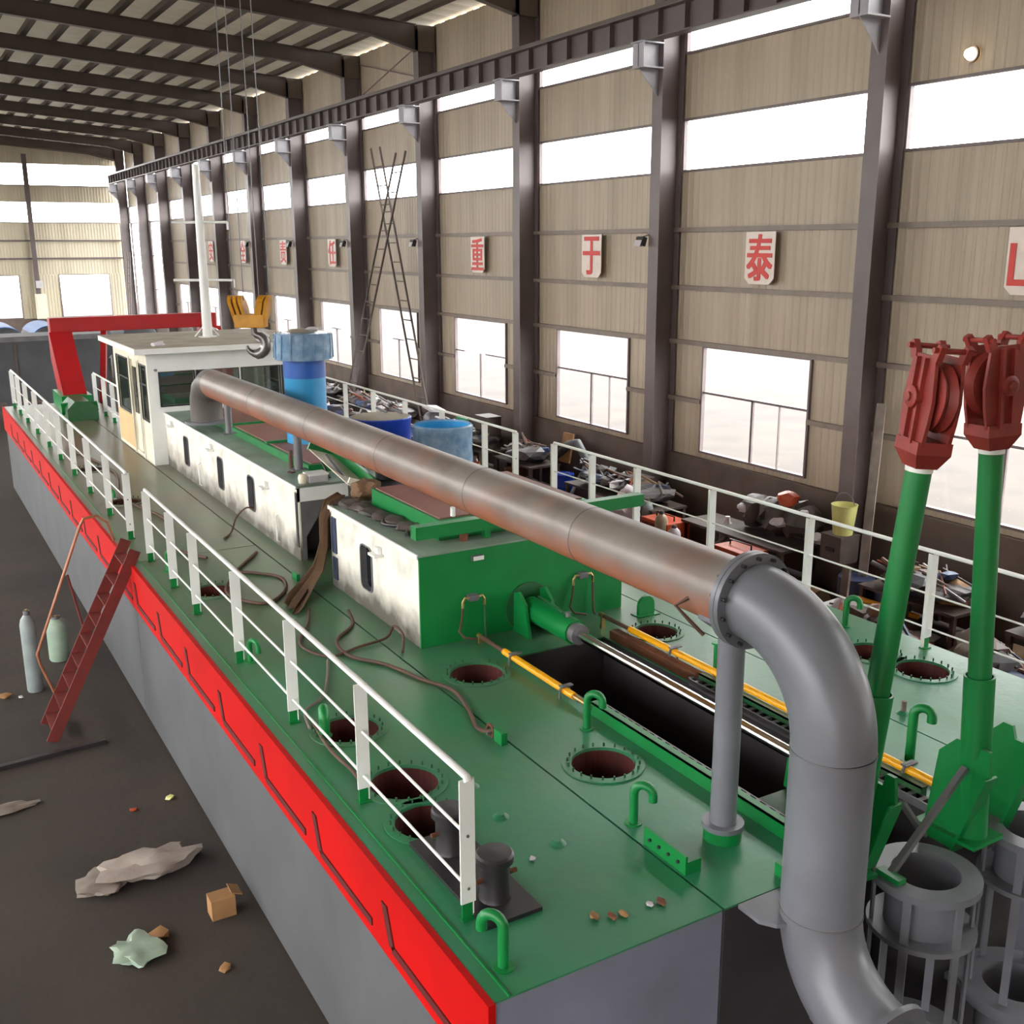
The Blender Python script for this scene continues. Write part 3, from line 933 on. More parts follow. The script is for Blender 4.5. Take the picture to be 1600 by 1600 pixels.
MB().cyl((5.42, 10.62, HZ + 0.27), (5.42, 10.62, HZ + 0.38), 0.03, n=12).build('filler_cap', 'white', t)
t = root('roof_beam', 'green channel beam on short legs across the front edge of the deckhouse roof', 'beam', (6.4, 10.45, HZ + 0.02))
MB().box(4.82, 8.0, 10.36, 10.375, HZ + 0.12, HZ + 0.27).box(4.82, 8.0, 10.375, 10.5, HZ + 0.255, HZ + 0.27).box(4.82, 4.835, 10.375, 10.5, HZ + 0.12, HZ + 0.255).build('channel', 'green', t, smooth=False)
for x, m in ((5.45, 'rust'), (5.75, 'green'), (7.3, 'green')):
    MB().box(x - 0.04, x + 0.04, 10.38, 10.45, HZ + 0.02, HZ + 0.255).build('leg', m, t, smooth=False)

# open hatch lid with struts
t = root('open_hatch_lid', 'propped open green hatch lid with cream underside on the deckhouse roof', 'hatch lid', (5.9, 13.9, HZ))
P1, P2, P3 = Vector((5.2, 14.8, 3.99)), Vector((5.6, 14.8, 3.854)), Vector((5.69, 13.5, 3.55))
P4 = P1 + P3 - P2
dn = Vector((-0.02, 0, -0.1))
lid = MB()
q = [P1 + dn, P2 + dn, P3 + dn, P4 + dn]
off = Vector((0.0, 0.0, -0.015))
lid.poly(q)
lid.poly([v + off for v in q][::-1])
for i in range(4):
    lid.poly([q[i], q[(i + 1) % 4], q[(i + 1) % 4] + off, q[i] + off])
lid.build('lid_plate', 'cream', t, smooth=False)
up_ = (P2 - P1).cross(P3 - P2).normalized()
MB().bar(P1 + dn * .4, P2 + dn * .4, 0.05, 0.16, up_).build('end_flange', 'green', t, smooth=False)
MB().bar(P2 + dn * .4, P3 + dn * .4, 0.07, 0.16, up_).build('side_flange', 'green', t, smooth=False)
MB().bar(P3 + dn * .4, P4 + dn * .4, 0.03, 0.08, up_).build('hinge_bar', 'cream', t, smooth=False)
for dy in (0.2, 1.2):
    MB().cyl((5.36, 13.36 + dy * 0.9, HZ + 0.02), (5.3, 14.3 + dy * 0.45, HZ + 0.38), 0.018, n=8).build('strut', 'black', t)
t = root('white_box', 'small white box lying on the roof edge above the door recess', 'box', (5.05, 14.35, HZ + 0.02))
MB().box(4.98, 5.26, 14.25, 14.5, HZ + 0.02, HZ + 0.12).build('body', 'pale', t, smooth=False, bevel=0.008)
MB().box(4.97, 5.27, 14.24, 14.51, HZ + 0.12, HZ + 0.145).build('lid', 'white', t, smooth=False)
t = root('roof_post', 'short dark pipe stub standing on the deckhouse roof edge', 'post', (5.0, 15.1, HZ + 0.02))
MB().cyl((5.0, 15.1, HZ + 0.02), (5.0, 15.1, HZ + 0.36), 0.035, n=10).build('stub', 'hose', t)
MB().ring((5.0, 15.1, 0), 0.0, 0.06, HZ + 0.02, HZ + 0.035, 12).build('base_flange', 'hose', t)
MB().lathe([(0, 0.14), (0.05, 0.13), (0.07, 0.08), (0.06, 0.0)], (4.9, 14.32, HZ + 0.02), 12).build('x', 'cream').name = 'mushroom_vent'
tag(bpy.data.objects['mushroom_vent'], 'small cream mushroom vent on the roof corner beside the white box', 'vent')

# brown cloth hanging from the roof edge to the deck
cl = MB()
path = [(5.0, 13.02, 3.55), (4.78, 12.95, 3.5), (4.68, 12.92, 3.3), (4.66, 12.9, 2.95), (4.55, 12.85, 2.65), (4.3, 12.7, 2.46), (4.05, 12.35, 2.43), (3.9, 12.1, 2.42)]
wd = [0.2, 0.16, 0.14, 0.13, 0.17, 0.24, 0.3, 0.25]
fa, fb = [], []
cols = 8
rows = []
for (p, w) in zip(path, wd):
    row = []
    for k in range(cols + 1):
        s = (k / cols - 0.5) * 2
        row.append(cl.bm.verts.new((p[0] + 0.035 * math.sin(k * 2.3), p[1] + s * w, p[2] + 0.02 * math.cos(k * 1.7) + (0.012 if k % 2 else 0))))
    rows.append(row)
for a, b in zip(rows, rows[1:]):
    for k in range(cols):
        cl.bm.faces.new((a[k], a[k + 1], b[k + 1], b[k]))
bmesh.ops.solidify(cl.bm, geom=cl.bm.faces[:], thickness=0.012)
c = cl.build('brown_cloth', 'cloth', angle=60)
tag(c, 'brown cloth hanging from the deckhouse roof down to the green deck', 'cloth')
# dark tarp heap and hoses on the front roof
tp = MB()
for k in range(7):
    tp.blob((4.98 + 0.03 * k % 0.2, 12.65 - 0.28 * k, HZ + 0.05), (0.16, 0.24, 0.06), k, 0.5)
tag(tp.build('dark_tarp', 'tarp'), 'crumpled dark tarpaulin lying along the front deckhouse roof', 'tarpaulin')
tag(MB().blob((5.28, 12.9, HZ + 0.16), (0.2, 0.22, 0.14), 9, 0.4, 3).build('brown_sack', 'cloth'), 'small brown sack on the roof at the foot of the open lid', 'sack')


def hose(label, pts, r, mat='hose', name='hose', cat='hose'):
    # smooth the polyline with a Catmull-Rom spline
    P = [Vector(p) for p in pts]
    out = []
    for i in range(len(P) - 1):
        p0, p1, p2, p3 = P[max(i - 1, 0)], P[i], P[i + 1], P[min(i + 2, len(P) - 1)]
        for k in range(6):
            t_ = k / 6
            out.append(0.5 * ((2 * p1) + (p2 - p0) * t_ + (2 * p0 - 5 * p1 + 4 * p2 - p3) * t_ ** 2 + (3 * p1 - p0 - 3 * p2 + p3) * t_ ** 3))
    out.append(P[-1])
    o = MB().tube(out, r, 8).build(name, mat)
    return tag(o, label, cat)


hose('dark hose lying in loops along the front deckhouse roof', [(5.1, 12.7, HZ + 0.06), (4.95, 12.3, HZ + 0.05), (5.12, 11.9, HZ + 0.06), (4.92, 11.5, HZ + 0.05), (5.1, 11.2, HZ + 0.05), (4.95, 10.9, HZ + 0.05)], 0.022, 'black')
zd = D + 0.022
hose('brown hose from the deckhouse corner across the seam to the green lug', [(4.5, 11.7, zd), (4.35, 11.2, zd), (4.0, 10.8, zd), (3.95, 10.3, zd), (4.2, 9.85, zd), (4.35, 9.3, zd), (4.5, 8.9, zd), (4.42, 8.4, zd), (4.3, 8.0, zd), (4.36, 7.8, zd + 0.03)], 0.02)
hose('brown hose looped loosely on the deck below the porthole', [(4.1, 12.0, zd), (3.9, 11.5, zd), (3.6, 10.9, zd), (3.75, 10.4, zd), (4.15, 10.5, zd), (4.5, 10.55, zd + 0.02), (4.64, 10.65, zd + 0.1), (4.62, 10.35, zd + 0.1), (4.5, 10.1, zd)], 0.016)
hose('thin brown rope bight on the walkway opposite the door recess', [(4.3, 14.8, zd), (3.7, 13.9, zd), (3.4, 13.1, zd), (3.7, 12.5, zd), (4.1, 12.9, zd), (4.2, 13.5, zd), (3.8, 14.0, zd)], 0.022)
hose('grey hose running across the deck from the hose loop to the rail', [(3.7, 10.3, zd), (3.5, 9.8, zd), (3.3, 9.4, zd), (3.05, 9.2, zd), (2.95, 8.8, zd)], 0.014, 'greywood')
hose('dark rope trailing from the vent to the near rail foot', [(3.02, 8.9, zd), (2.96, 8.3, zd), (2.98, 7.8, zd), (2.95, 7.5, zd)], 0.016)
hose('rusty cable drooping from the portside porthole to the deck', [(4.72, 16.2, 2.72), (4.6, 16.25, 2.75), (4.45, 16.3, 2.6), (4.3, 16.1, 2.43), (4.1, 15.8, zd)], 0.014)
hose('long hose lying under the rear side rail', [(3.2, 25, zd), (3.6, 22, zd), (3.3, 19.5, zd), (3.6, 17.5, zd), (3.3, 15.8, zd), (3.6, 14.9, zd)], 0.02)
t = root('shackle', 'rusty grey shackle fastened to the green lug on the seam', 'shackle', (4.33, 7.85, D))
MB().tube(arc((4.35, 7.84, D + 0.05), 0.06, 0, 1.6 * PI, 10, 'YZ'), 0.014, 8).build('bow', 'rust', t)
MB().cyl((4.29, 7.8, D + 0.05), (4.43, 7.8, D + 0.05), 0.014, n=8).build('pin', 'steel', t)
for i, (x, y, s, m, lab) in enumerate(((3.62, 5.1, .035, 'wood', 'small brown wood chip, leftmost of the scraps on the near green deck'), (3.72, 5.05, .03, 'rust', 'rusty scrap second from the left on the near green deck'), (3.8, 5.02, .03, 'wood', 'tan scrap in the middle of the litter on the near green deck'), (4.02, 5.02, .03, 'pale', 'small white scrap on the near green deck'), (4.1, 5.0, .035, 'rust', 'rusty scrap beside the white one on the near green deck'), (3.62, 5.9, .025, 'pale', 'white speck of debris beside the black bollards'))):
    tag(MB().blob((x, y, D + s * 0.5), (s, s * 1.4, s * 0.5), i, 0.6, 1).build('deck_scrap', m), lab, 'scrap', 'scraps on the near deck')

# valve blocks with hoses on the green front wall
def valve(x, z, label, flip):
    t = root('valve_block', label, 'valve', (x, 10.12, z))
    MB().box(x - 0.06, x + 0.06, 10.03, 10.12, z, z + 0.07).build('body', 'steel', t, smooth=False, bevel=0.008)
    for s in (-1, 1):
        MB().tube([(x + s * 0.05, 10.06, z + 0.04), (x + s * 0.11, 10.06, z + 0.045), (x + s * 0.14, 10.06, z + 0.0), (x + s * 0.14, 10.06, z - 0.07)], 0.016, 8).build('elbow_fitting', 'brass', t)
    MB().tube([(x - 0.14, 10.06, z - 0.07), (x - 0.16, 10.05, z - 0.2), (x - 0.2, 10.04, z - 0.33), (x - 0.16, 10.0, z - 0.4), (x - 0.02, 9.96, z - 0.43)], 0.014, 8).build('hose', 'hose', t)
    MB().tube([(x + 0.14, 10.06, z - 0.07), (x + 0.14, 10.05, z - 0.2), (x + 0.13, 10.02, z - 0.42), (x + 0.13, 9.98, z - 0.46)], 0.014, 8).build('hose', 'hose' if flip else 'green_dark', t)
    return t


valve(5.38, 2.88, 'grey valve with drooping hoses on the green wall above the short yellow ram', False)
valve(6.88, 2.9, 'grey valve with brass elbows and hoses on the green wall under the pipe', True)
t = root('wall_lamp', 'small white rectangular lamp high on the green front wall', 'lamp', (5.45, 10.12, 3.36))
MB().box(5.38, 5.52, 10.06, 10.12, 3.34, 3.4).build('housing', 'steel', t, smooth=False, bevel=0.008)
MB().box(5.385, 5.515, 10.05, 10.06, 3.35, 3.395).build('lens', 'white', t, smooth=False)

# ------------------------------------------------------------------ hydraulic rams
t = root('hydraulic_cylinder', 'large green hydraulic cylinder with a chrome rod over the dark well', 'hydraulic cylinder', (6.13, 10.0, D))
zc = 2.66
MB().cyl((6.13, 9.1, zc), (6.13, 10.05, zc), 0.14, n=28).build('barrel', 'green', t)
MB().cyl((6.13, 9.0, zc), (6.13, 9.1, zc), 0.115, n=24).build('gland', 'steel', t)
MB().cyl((6.13, 5.75, zc - 0.02), (6.13, 9.0, zc), 0.055, n=20).build('rod', 'chrome', t)
for x in (5.93, 6.29):
    MB().prism([(9.75, D), (10.12, D), (10.12, zc + 0.2), (10.0, zc + 0.24), (9.85, zc + 0.12)], 'X', x, x + 0.04).build('clevis_plate', 'green', t, smooth=False)
MB().ring((6.13, 0, zc), 0.14, 0.3, 10.1, 10.12, 28, 'Y').build('back_flange', 'green_dark', t)
MB().cyl((6.13, 9.25, zc + 0.13), (6.13, 9.25, zc + 0.19), 0.03, n=10).build('port', 'steel', t)
MB().tube([(6.13, 9.35, zc + 0.15), (6.13, 9.45, zc + 0.17), (6.15, 9.9, zc + 0.18)], 0.014, 8).build('feed_pipe', 'green_dark', t)
t = root('spud_carriage', 'green carriage frame sitting low in the near end of the well', 'carriage', (6.13, 5.5, 2.0))
MB().box(5.66, 6.62, 5.2, 5.8, 2.28, 2.34).build('top_plate', 'green_dark', t, smooth=False)
for x in (5.66, 6.56):
    MB().box(x, x + 0.06, 5.2, 5.8, 1.6, 2.28).build('side_plate', 'green_dark', t, smooth=False)
MB().prism([(5.6, 2.34), (5.85, 2.34), (5.8, 2.78), (5.65, 2.78)], 'X', 6.08, 6.18).build('rod_lug', 'green', t, smooth=False)
for x in (5.6, 6.68):
    MB().cyl((x - 0.04, 5.5, 1.9), (x + 0.04, 5.5, 1.9), 0.12, n=16).build('roller', 'steel', t)


def ram(X, z, ys, label):
    """ys: start, yellow start, yellow end, end, clamps"""
    s, a, b, e, clamps = ys
    t = root('yellow_ram', label, 'hydraulic ram', (X, a, D), 'yellow rams beside the well')
    MB().cyl((X, b, z), (X, a, z), 0.038, n=16).build('barrel', 'yellow', t)
    MB().cyl((X, a, z), (X, s, z), 0.024, n=12).build('rod', 'hose', t)
    MB().cyl((X, e, z), (X, b, z), 0.026, n=12).build('rod', 'brass', t)
    MB().ring((X, 0, z), 0.0, 0.03, s, s + 0.06, 12, 'Y').build('end_fitting', 'brass', t)
    MB().prism([(X - 0.03, D), (X + 0.03, D), (X + 0.02, z + 0.02), (X - 0.02, z + 0.02)], 'Y', s, s + 0.03).build('end_bracket', 'brass', t, smooth=False)
    for c in clamps:
        cl = MB()
        cl.tube([(X - 0.055, c, D), (X - 0.055, c, z + 0.01), (X - 0.03, c, z + 0.045), (X + 0.03, c, z + 0.045), (X + 0.055, c, z + 0.01), (X + 0.055, c, D)], 0.013, 8)
        cl.box(X - 0.05, X + 0.09, c - 0.03, c + 0.03, z + 0.038, z + 0.052)
        cl.build('clamp', 'steel', t, smooth=False)
    return t


ram(5.40, 2.48, (9.93, 9.4, 8.02, 7.72, (9.2, 8.2)), 'short bright yellow ram clamped along the near side of the well')
ram(6.88, 2.55, (9.62, 9.1, 4.95, 4.85, (8.32, 6.3, 5.25)), 'long yellow ram on the far side of the well, passing behind the pipe stand')
hose('brown rod-like pipe lying between the well and the long yellow ram', [(7.05, 6.2, D + 0.03), (7.05, 5.6, D + 0.03), (7.06, 4.9, D + 0.03)], 0.02, 'hose', 'deck_pipe', 'pipe')

# ------------------------------------------------------------------ discharge pipe
PX, PZ = 4.95, 4.4
dp = root('discharge_pipe', 'long grey discharge pipe over the deckhouse with a big elbow down at the near end', 'pipe', (PX, 5.15, PZ))
MB().cyl((PX, 5.2, PZ), (PX, 19.15, PZ), 0.25, n=40).build('straight_pipe', 'pipe', dp)
for k, y in enumerate((7.1, 9.0, 11.2, 13.6, 16.2)):
    MB().ring((PX, 0, PZ), 0.249, 0.2525, y, y + 0.012, 40, 'Y').build('weld_seam', 'steel', dp)
fl = MB()
fl.ring((PX, 0, PZ), 0.24, 0.345, 5.13, 5.17, 40, 'Y').ring((PX, 0, PZ), 0.24, 0.345, 5.175, 5.215, 40, 'Y')
fo = fl.build('flange', 'elbow', dp)
fb_ = MB()
for k in range(14):
    a = 2 * PI * (k + 0.5) / 14
    fb_.cyl((PX + 0.31 * math.cos(a), 5.1, PZ + 0.31 * math.sin(a)), (PX + 0.31 * math.cos(a), 5.245, PZ + 0.31 * math.sin(a)), 0.014, n=8)
b = fb_.build('bolts', 'black', fo)
b['kind'] = 'stuff'
# elbow down, straight drop, second elbow outwards
ER = 0.78
yv = 5.13 - ER
path = [(PX, 5.13, PZ)] + [(PX, yv + ER * math.sin(a), PZ - ER + ER * math.cos(a)) for a in [PI / 2 - (PI / 2) * k / 14 for k in range(1, 15)]]
path = [(PX, 5.13, PZ)] + [(PX, 5.13 - ER * math.sin(a), PZ - ER + ER * math.cos(a)) for a in [(PI / 2) * k / 16 for k in range(1, 17)]]
zb = 2.45
R2 = 0.65
a2 = math.radians(75)
path2 = [(PX, yv, zb)] + [(PX, yv - R2 + R2 * math.cos(a), zb - R2 * math.sin(a)) for a in [a2 * k / 10 for k in range(1, 11)]]
last = Vector(path2[-1])
dr = Vector((0, -math.sin(a2), -math.cos(a2)))
MB().tube(path, 0.272, 40, cap=False).build('elbow', 'elbow', dp)
MB().cyl((PX, yv, PZ - ER), (PX, yv, zb), 0.272, n=40, cap=False).build('drop_pipe', 'elbow', dp)
end = last + dr * 0.12
lo_ = MB().tube(path2 + [tuple(end)], 0.272, 40, cap=False)
lo_.tube([tuple(end), tuple(last - dr * 0.3)], 0.245, 40, cap=False)
lo_.build('lower_elbow', 'elbow', dp)
for z in (PZ - ER, zb):
    MB().ring((PX, yv, 0), 0.27, 0.277, z - 0.008, z + 0.008, 40).build('weld_seam', 'steel', dp)
ef = MB().ring((0, 0, 0), 0.245, 0.345, -0.02, 0.02, 40)
ef.bm.transform(Matrix.Translation(end) @ dr.to_track_quat('Z', 'Y').to_matrix().to_4x4())
ef.build('end_flange', 'elbow', dp)
MB().tube([tuple(last - dr * 0.2), tuple(last - dr * 0.19)], 0.243, 40).build('pipe_bore', 'rust', dp)
# far elbow down into the pump room
MB().tube([(PX, 19.0, PZ), (PX, 19.25, PZ - 0.02), (PX, 19.5, PZ - 0.14), (PX, 19.62, PZ - 0.34), (PX, 19.66, PZ - 0.6), (PX, 19.66, HZ + 0.15)], [0.252, 0.27, 0.285, 0.29, 0.29, 0.29], 32).build('far_elbow', 'pipe2', dp)
MB().ring((PX, 19.66, 0), 0.28, 0.4, HZ + 0.155, HZ + 0.2, 32).build('flange', 'elbow', dp)
# loop strap under the pipe by the flange
MB().tube([(PX - 0.24, 5.55, PZ - 0.05), (PX - 0.3, 5.62, PZ - 0.12), (PX - 0.27, 5.5, PZ - 0.2), (PX - 0.2, 5.42, PZ - 0.3)], 0.016, 6).build('strap', 'hose', dp)
for y in (18.2, 14.6):
    s = root('pipe_prop', 'short grey prop under the pipe near the wheelhouse' if y > 15 else 'short grey prop hidden under the middle of the pipe', 'prop', (PX, y, HZ + 0.15))
    MB().cyl((PX, y, HZ + 0.155), (PX, y, PZ - 0.25), 0.06, n=14).build('post', 'steel', s)
    MB().box(PX - 0.12, PX + 0.12, y - 0.08, y + 0.08, HZ + 0.155, HZ + 0.17).build('foot_plate', 'steel', s, smooth=False)
s = root('pipe_stand', 'upright grey tube stand holding the pipe just behind its flange', 'pipe stand', (5.07, 5.43, D))
MB().cyl((5.03, 5.43, D + 0.13), (5.03, 5.43, PZ - 0.22), 0.1, n=24).build('column', 'elbow', s)
MB().ring((5.03, 5.43, 0), 0.09, 0.16, D + 0.1, D + 0.14, 28).build('flange', 'elbow', s)
MB().ring((5.03, 5.43, 0), 0.0, 0.145, D, D + 0.1, 28).build('base_ring', 'green', s)
MB().prism([(4.78, PZ - 0.05), (4.76, PZ - 0.2), (4.93, PZ - 0.32), (5.13, PZ - 0.32), (5.2, PZ - 0.2), (5.2, PZ - 0.12), (5.05, PZ - 0.255), (4.87, PZ - 0.255)], 'Y', 5.35, 5.5).build('saddle', 'elbow', s, smooth=False)

# ------------------------------------------------------------------ wheelhouse
WX0, WX1, WY0, WY1, WH = 4.46, 7.8, 22.2, 25.7, 4.68
wh = root('wheelhouse', 'white wheelhouse with dark windows and a dusty flat roof', 'wheelhouse', (6.12, 22.2, D))


def wall_with(openings, a0, a1, z0, z1, axis, fixed, th, mat, name):
    o = (MB().box(a0, a1, fixed, fixed + th, z0, z1) if axis == 'Y' else MB().box(fixed, fixed + th, a0, a1, z0, z1)).build(name, mat, wh, smooth=False)
    cut = MB()
    for (p, q, r, s) in openings:
        if axis == 'Y':
            cut.box(p, q, fixed - 0.1, fixed + th + 0.1, r, s)
        else:
            cut.box(fixed - 0.1, fixed + th + 0.1, p, q, r, s)
    if openings:
        boolean(o, cut)
    return o


FWIN = [(4.7, 5.38, 3.63, 4.3), (5.46, 6.3, 3.63, 4.3), (6.4, 7.2, 3.63, 4.3), (7.28, 7.7, 3.63, 4.3)]
wall_with(FWIN, WX0, WX1, D, WH, 'Y', WY0, 0.05, 'white', 'front_wall')
SWIN = [(22.36, 22.95, 3.3, 4.42), (24.2, 25.4, 3.25, 4.42)]
DOOR = (23.05, 23.95, D + 0.08, 4.46)
wall_with(SWIN + [DOOR], WY0 + 0.05, WY1, D, WH, 'X', WX0, 0.05, 'cream', 'side_wall')
wall_with([(22.6, 25.2, 3.4, 4.4)], WY0 + 0.05, WY1, D, WH, 'X', WX1 - 0.05, 0.05, 'white', 'side_wall')
wall_with([(5.0, 7.2, 3.4, 4.4)], WX0, WX1, D, WH, 'Y', WY1, 0.05, 'white', 'back_wall')
for (p, q, r, s) in FWIN:
    fo = MB().box(p - 0.02, q + 0.02, WY0 - 0.015, WY0 + 0.01, r - 0.03, r).box(p - 0.02, q + 0.02, WY0 - 0.015, WY0 + 0.01, s, s + 0.02).box(p - 0.03, p, WY0 - 0.015, WY0 + 0.01, r - 0.03, s + 0.02).box(q, q + 0.03, WY0 - 0.015, WY0 + 0.01, r - 0.03, s + 0.02).build('window_frame', 'black', wh, smooth=False)
    MB().box(p, q, WY0 + 0.02, WY0 + 0.026, r, s).build('pane', 'darkglass', fo, smooth=False)
for (p, q, r, s) in SWIN:
    fo = MB().box(WX0 - 0.015, WX0 + 0.01, p - 0.03, q + 0.03, r - 0.03, r).box(WX0 - 0.015, WX0 + 0.01, p - 0.03, q + 0.03, s, s + 0.03).box(WX0 - 0.015, WX0 + 0.01, p - 0.03, p, r, s).box(WX0 - 0.015, WX0 + 0.01, q, q + 0.03, r, s).box(WX0 - 0.012, WX0 + 0.01, p, q, r + 0.72, r + 0.75).build('window_frame', 'black', wh, smooth=False)
    MB().box(WX0 + 0.02, WX0 + 0.026, p, q, r, s).build('pane', 'darkglass', fo, smooth=False)
dr_ = MB().box(WX0 + 0.05, WX0 + 0.08, 23.5, 23.95, D + 0.08, 4.46).build('door', 'cream', wh, smooth=False)
MB().box(WX0 + 0.03, WX0 + 0.05, 23.56, 23.9, 3.3, 4.3).build('pane', 'porthole', dr_, smooth=False)
MB().box(WX0 - 0.03, WX0, 24.0, 25.55, D + 0.1, 3.2).build('tan_board', 'tan', wh, smooth=False)
MB().box(WX0 - 0.02, WX0 + 0.01, 22.98, 23.05, D, 4.5).box(WX0 - 0.02, WX0 + 0.01, 23.95, 24.02, D, 4.5).build('door_jamb', 'cream', wh, smooth=False)
rf = MB().box(4.19, 8.05, 21.9, 25.95, WH + 0.03, WH + 0.14).build('roof', 'white', wh, smooth=False)
MB().box(4.21, 8.03, 21.92, 25.93, WH + 0.14, WH + 0.15).build('roof_deck', 'roofdust', rf, smooth=False)
MB().box(WX0 + 0.05, WX1 - 0.05, WY0 + 0.05, WY1, WH, WH + 0.03).build('ceiling_panel', 'cream', wh, smooth=False)
MB().box(4.9, 7.3, 22.6, 23.1, D, 3.5).build('console', 'green_dark', wh, smooth=False)
MB().lathe([(0, 0.0), (0.035, 0.02), (0.035, 0.05), (0, 0.06)], (4.62, 22.17, 4.33), 12).build('nav_lamp', 'steel', wh)
for i, (x, y, lab) in enumerate(((4.75, 22.3, 'white crumpled rag near the corner of the wheelhouse roof'), (6.9, 22.2, 'small white fitting at the front edge of the wheelhouse roof'), (6.7, 25.5, 'white bundle at the back of the wheelhouse roof'))):
    tag(MB().blob((x, y, WH + 0.19), (0.14, 0.16, 0.06), i, 0.5).build('roof_rag', 'bag'), lab, 'rag')

t = root('signal_mast', 'tall white signal mast with two cross arms on the wheelhouse roof', 'mast', (6.2, 24.0, WH + 0.15))
MB().cyl((6.2, 24, WH + 0.15), (6.2, 24, 8.5), 0.11, 0.075, n=18).build('pole', 'white', t)
for z, w in ((7.3, 0.62), (6.07, 0.68)):
    d = Vector((0.82, -0.57, 0))
    c = Vector((6.2, 24, z))
    a = MB().tube([c - d * w, c + d * w], 0.028, 8)
    a.tube([c + d * w, c + d * w + Vector((0, 0, -0.16))], 0.022, 8)
    a.build('cross_arm', 'white', t)
MB().ring((6.2, 24, 0), 0.0, 0.2, WH + 0.15, WH + 0.17, 20).build('base_plate', 'white', t)
for k in range(3):
    a = 2 * PI * k / 3 + 0.4
    MB().bar((6.2 + 0.08 * math.cos(a), 24 + 0.08 * math.sin(a), WH + 0.4), (6.2 + 0.3 * math.cos(a), 24 + 0.3 * math.sin(a), WH + 0.16), 0.03, 0.02).build('stay', 'white', t, smooth=False)

# ------------------------------------------------------------------ blue silencers on the roof
t = root('exhaust_funnel', 'tall light blue funnel with a wide film-wrapped cap beside the wheelhouse', 'funnel', (5.9, 16.8, HZ + 0.155))
MB().lathe([(0.34, HZ + 0.155), (0.34, 4.7)], (5.88, 16.8, 0), 32).build('lower_shell', 'blue', t)
MB().lathe([(0.345, 4.7), (0.345, 5.0)], (5.88, 16.8, 0), 32).build('blue_collar', 'blueband', t)
MB().lathe([(0.34, 5.0), (0.47, 5.0), (0.475, 5.2), (0.465, 5.42), (0.3, 5.44), (0, 5.44)], (5.88, 16.8, 0), 32).build('wrapped_cap', 'bluefilm', t)
hb = MB()
for k in range(16):
    a = 2 * PI * k / 16
    hb.bar((5.88 + 0.478 * math.cos(a), 16.8 + 0.478 * math.sin(a), 5.02), (5.88 + 0.47 * math.cos(a + 0.05), 16.8 + 0.47 * math.sin(a + 0.05), 5.4), 0.02, 0.012)
hb.build('film_fold', 'bluefilm', t, smooth=False)
MB().lathe([(0.25, 5.44), (0.2, 5.475), (0.0, 5.48)], (5.88, 16.8, 0), 20).build('dust_cover', 'roofdust', t)
tag(MB().blob((5.95, 16.45, 5.5), (0.14, 0.1, 0.035), 3, 0.5).build('roof_rag', 'bag'), 'pale rag lying on top of the blue funnel cap', 'rag')
t = root('silencer_drum', 'dark blue silencer drum with a grey dusty top, behind the pipe', 'silencer', (6.0, 14.0, HZ))
MB().lathe([(0.0, 3.98), (0.44, 3.98), (0.44, 4.34), (0.45, 4.36), (0.45, 4.4), (0.42, 4.41)], (6.0, 14.0, 0), 36).build('shell', 'bluedrum', t)
MB().lathe([(0.2, HZ), (0.2, 3.98)], (6.15, 14.1, 0), 20).build('neck_pipe', 'black', t)
MB().lathe([(0.42, 4.41), (0.3, 4.43), (0, 4.435)], (6.0, 14.0, 0), 28).build('dusty_top', 'roofdust', t)
for dx, dy in ((0.15, 0.1), (0.3, -0.1)):
    MB().bar((6.0 + dx, 14.0 + dy, 4.44), (5.9 + dx, 14.15 + dy, 4.5), 0.03, 0.03).build('latch', 'steel', t, smooth=False)
t = root('silencer_drum', 'pale blue film-wrapped silencer drum with an open turquoise top', 'silencer', (6.5, 13.0, HZ))
MB().lathe([(0.415, HZ + 0.02), (0.42, 3.9), (0.41, 4.1), (0.425, 4.38), (0.395, 4.4), (0.39, 4.3), (0.385, 3.9), (0, 3.88)], (6.5, 13.0, 0), 36).build('wrapped_shell', 'bluefilm', t)
MB().lathe([(0.384, 4.37), (0.384, 4.22), (0, 4.2)], (6.5, 13.0, 0), 32).build('inner_lining', 'blue', t)
MB().prism([(13.0, 4.2), (13.3, 4.2), (13.36, 4.42), (13.05, 4.42)], 'X', 6.9, 6.94).build('side_clip', 'green', t, smooth=False)

# ------------------------------------------------------------------ red gantry at the far end
t = root('ladder_gantry', 'red portal gantry with a long cross beam at the far end of the ship', 'gantry', (6.15, 33, D))
MB().box(4.1, 8.9, 33.3, 33.75, 4.38, 4.8).build('cross_beam', 'gantry', t, smooth=False, bevel=0.03)
for s, x in ((1, 4.35), (-1, 8.65)):
    MB().prism([(33.75, 4.4), (33.15, 4.4), (31.5, D + 0.4), (33.0, D + 0.4), (33.75, 3.6)], 'X', x - 0.26, x + 0.26).build('leg', 'gantry', t, smooth=False, bevel=0.02)
    pl = MB()
    a, b = Vector((x, 33.25, 4.4)), Vector((x, 31.72, D + 0.45))
    a += Vector((0, -0.1, 0)); b += Vector((0, -0.2, -0.05))
    pl.bar(a, b, 0.62, 0.03, (0, 1, 1))
    pl.build('leg_flange', 'gantry', t, smooth=False)
    MB().box(x - 0.4, x + 0.4, 31.2, 33.0, D, D + 0.4).build('pedestal', 'green', t, smooth=False)
MB().bar((5.6, 33.5, 4.4), (5.2, 32.4, D), 0.16, 0.16).build('back_stay', 'gantry', t, smooth=False)
t = root('deck_winch', 'squat green winch box on deck in front of the red gantry leg', 'winch', (4.15, 29.6, D))
MB().prism([(3.8, D), (4.55, D), (4.55, D + 0.3), (4.35, D + 0.5), (4.0, D + 0.5), (3.8, D + 0.3)], 'Y', 29.2, 30.4).build('body', 'green_dark', t, smooth=False)
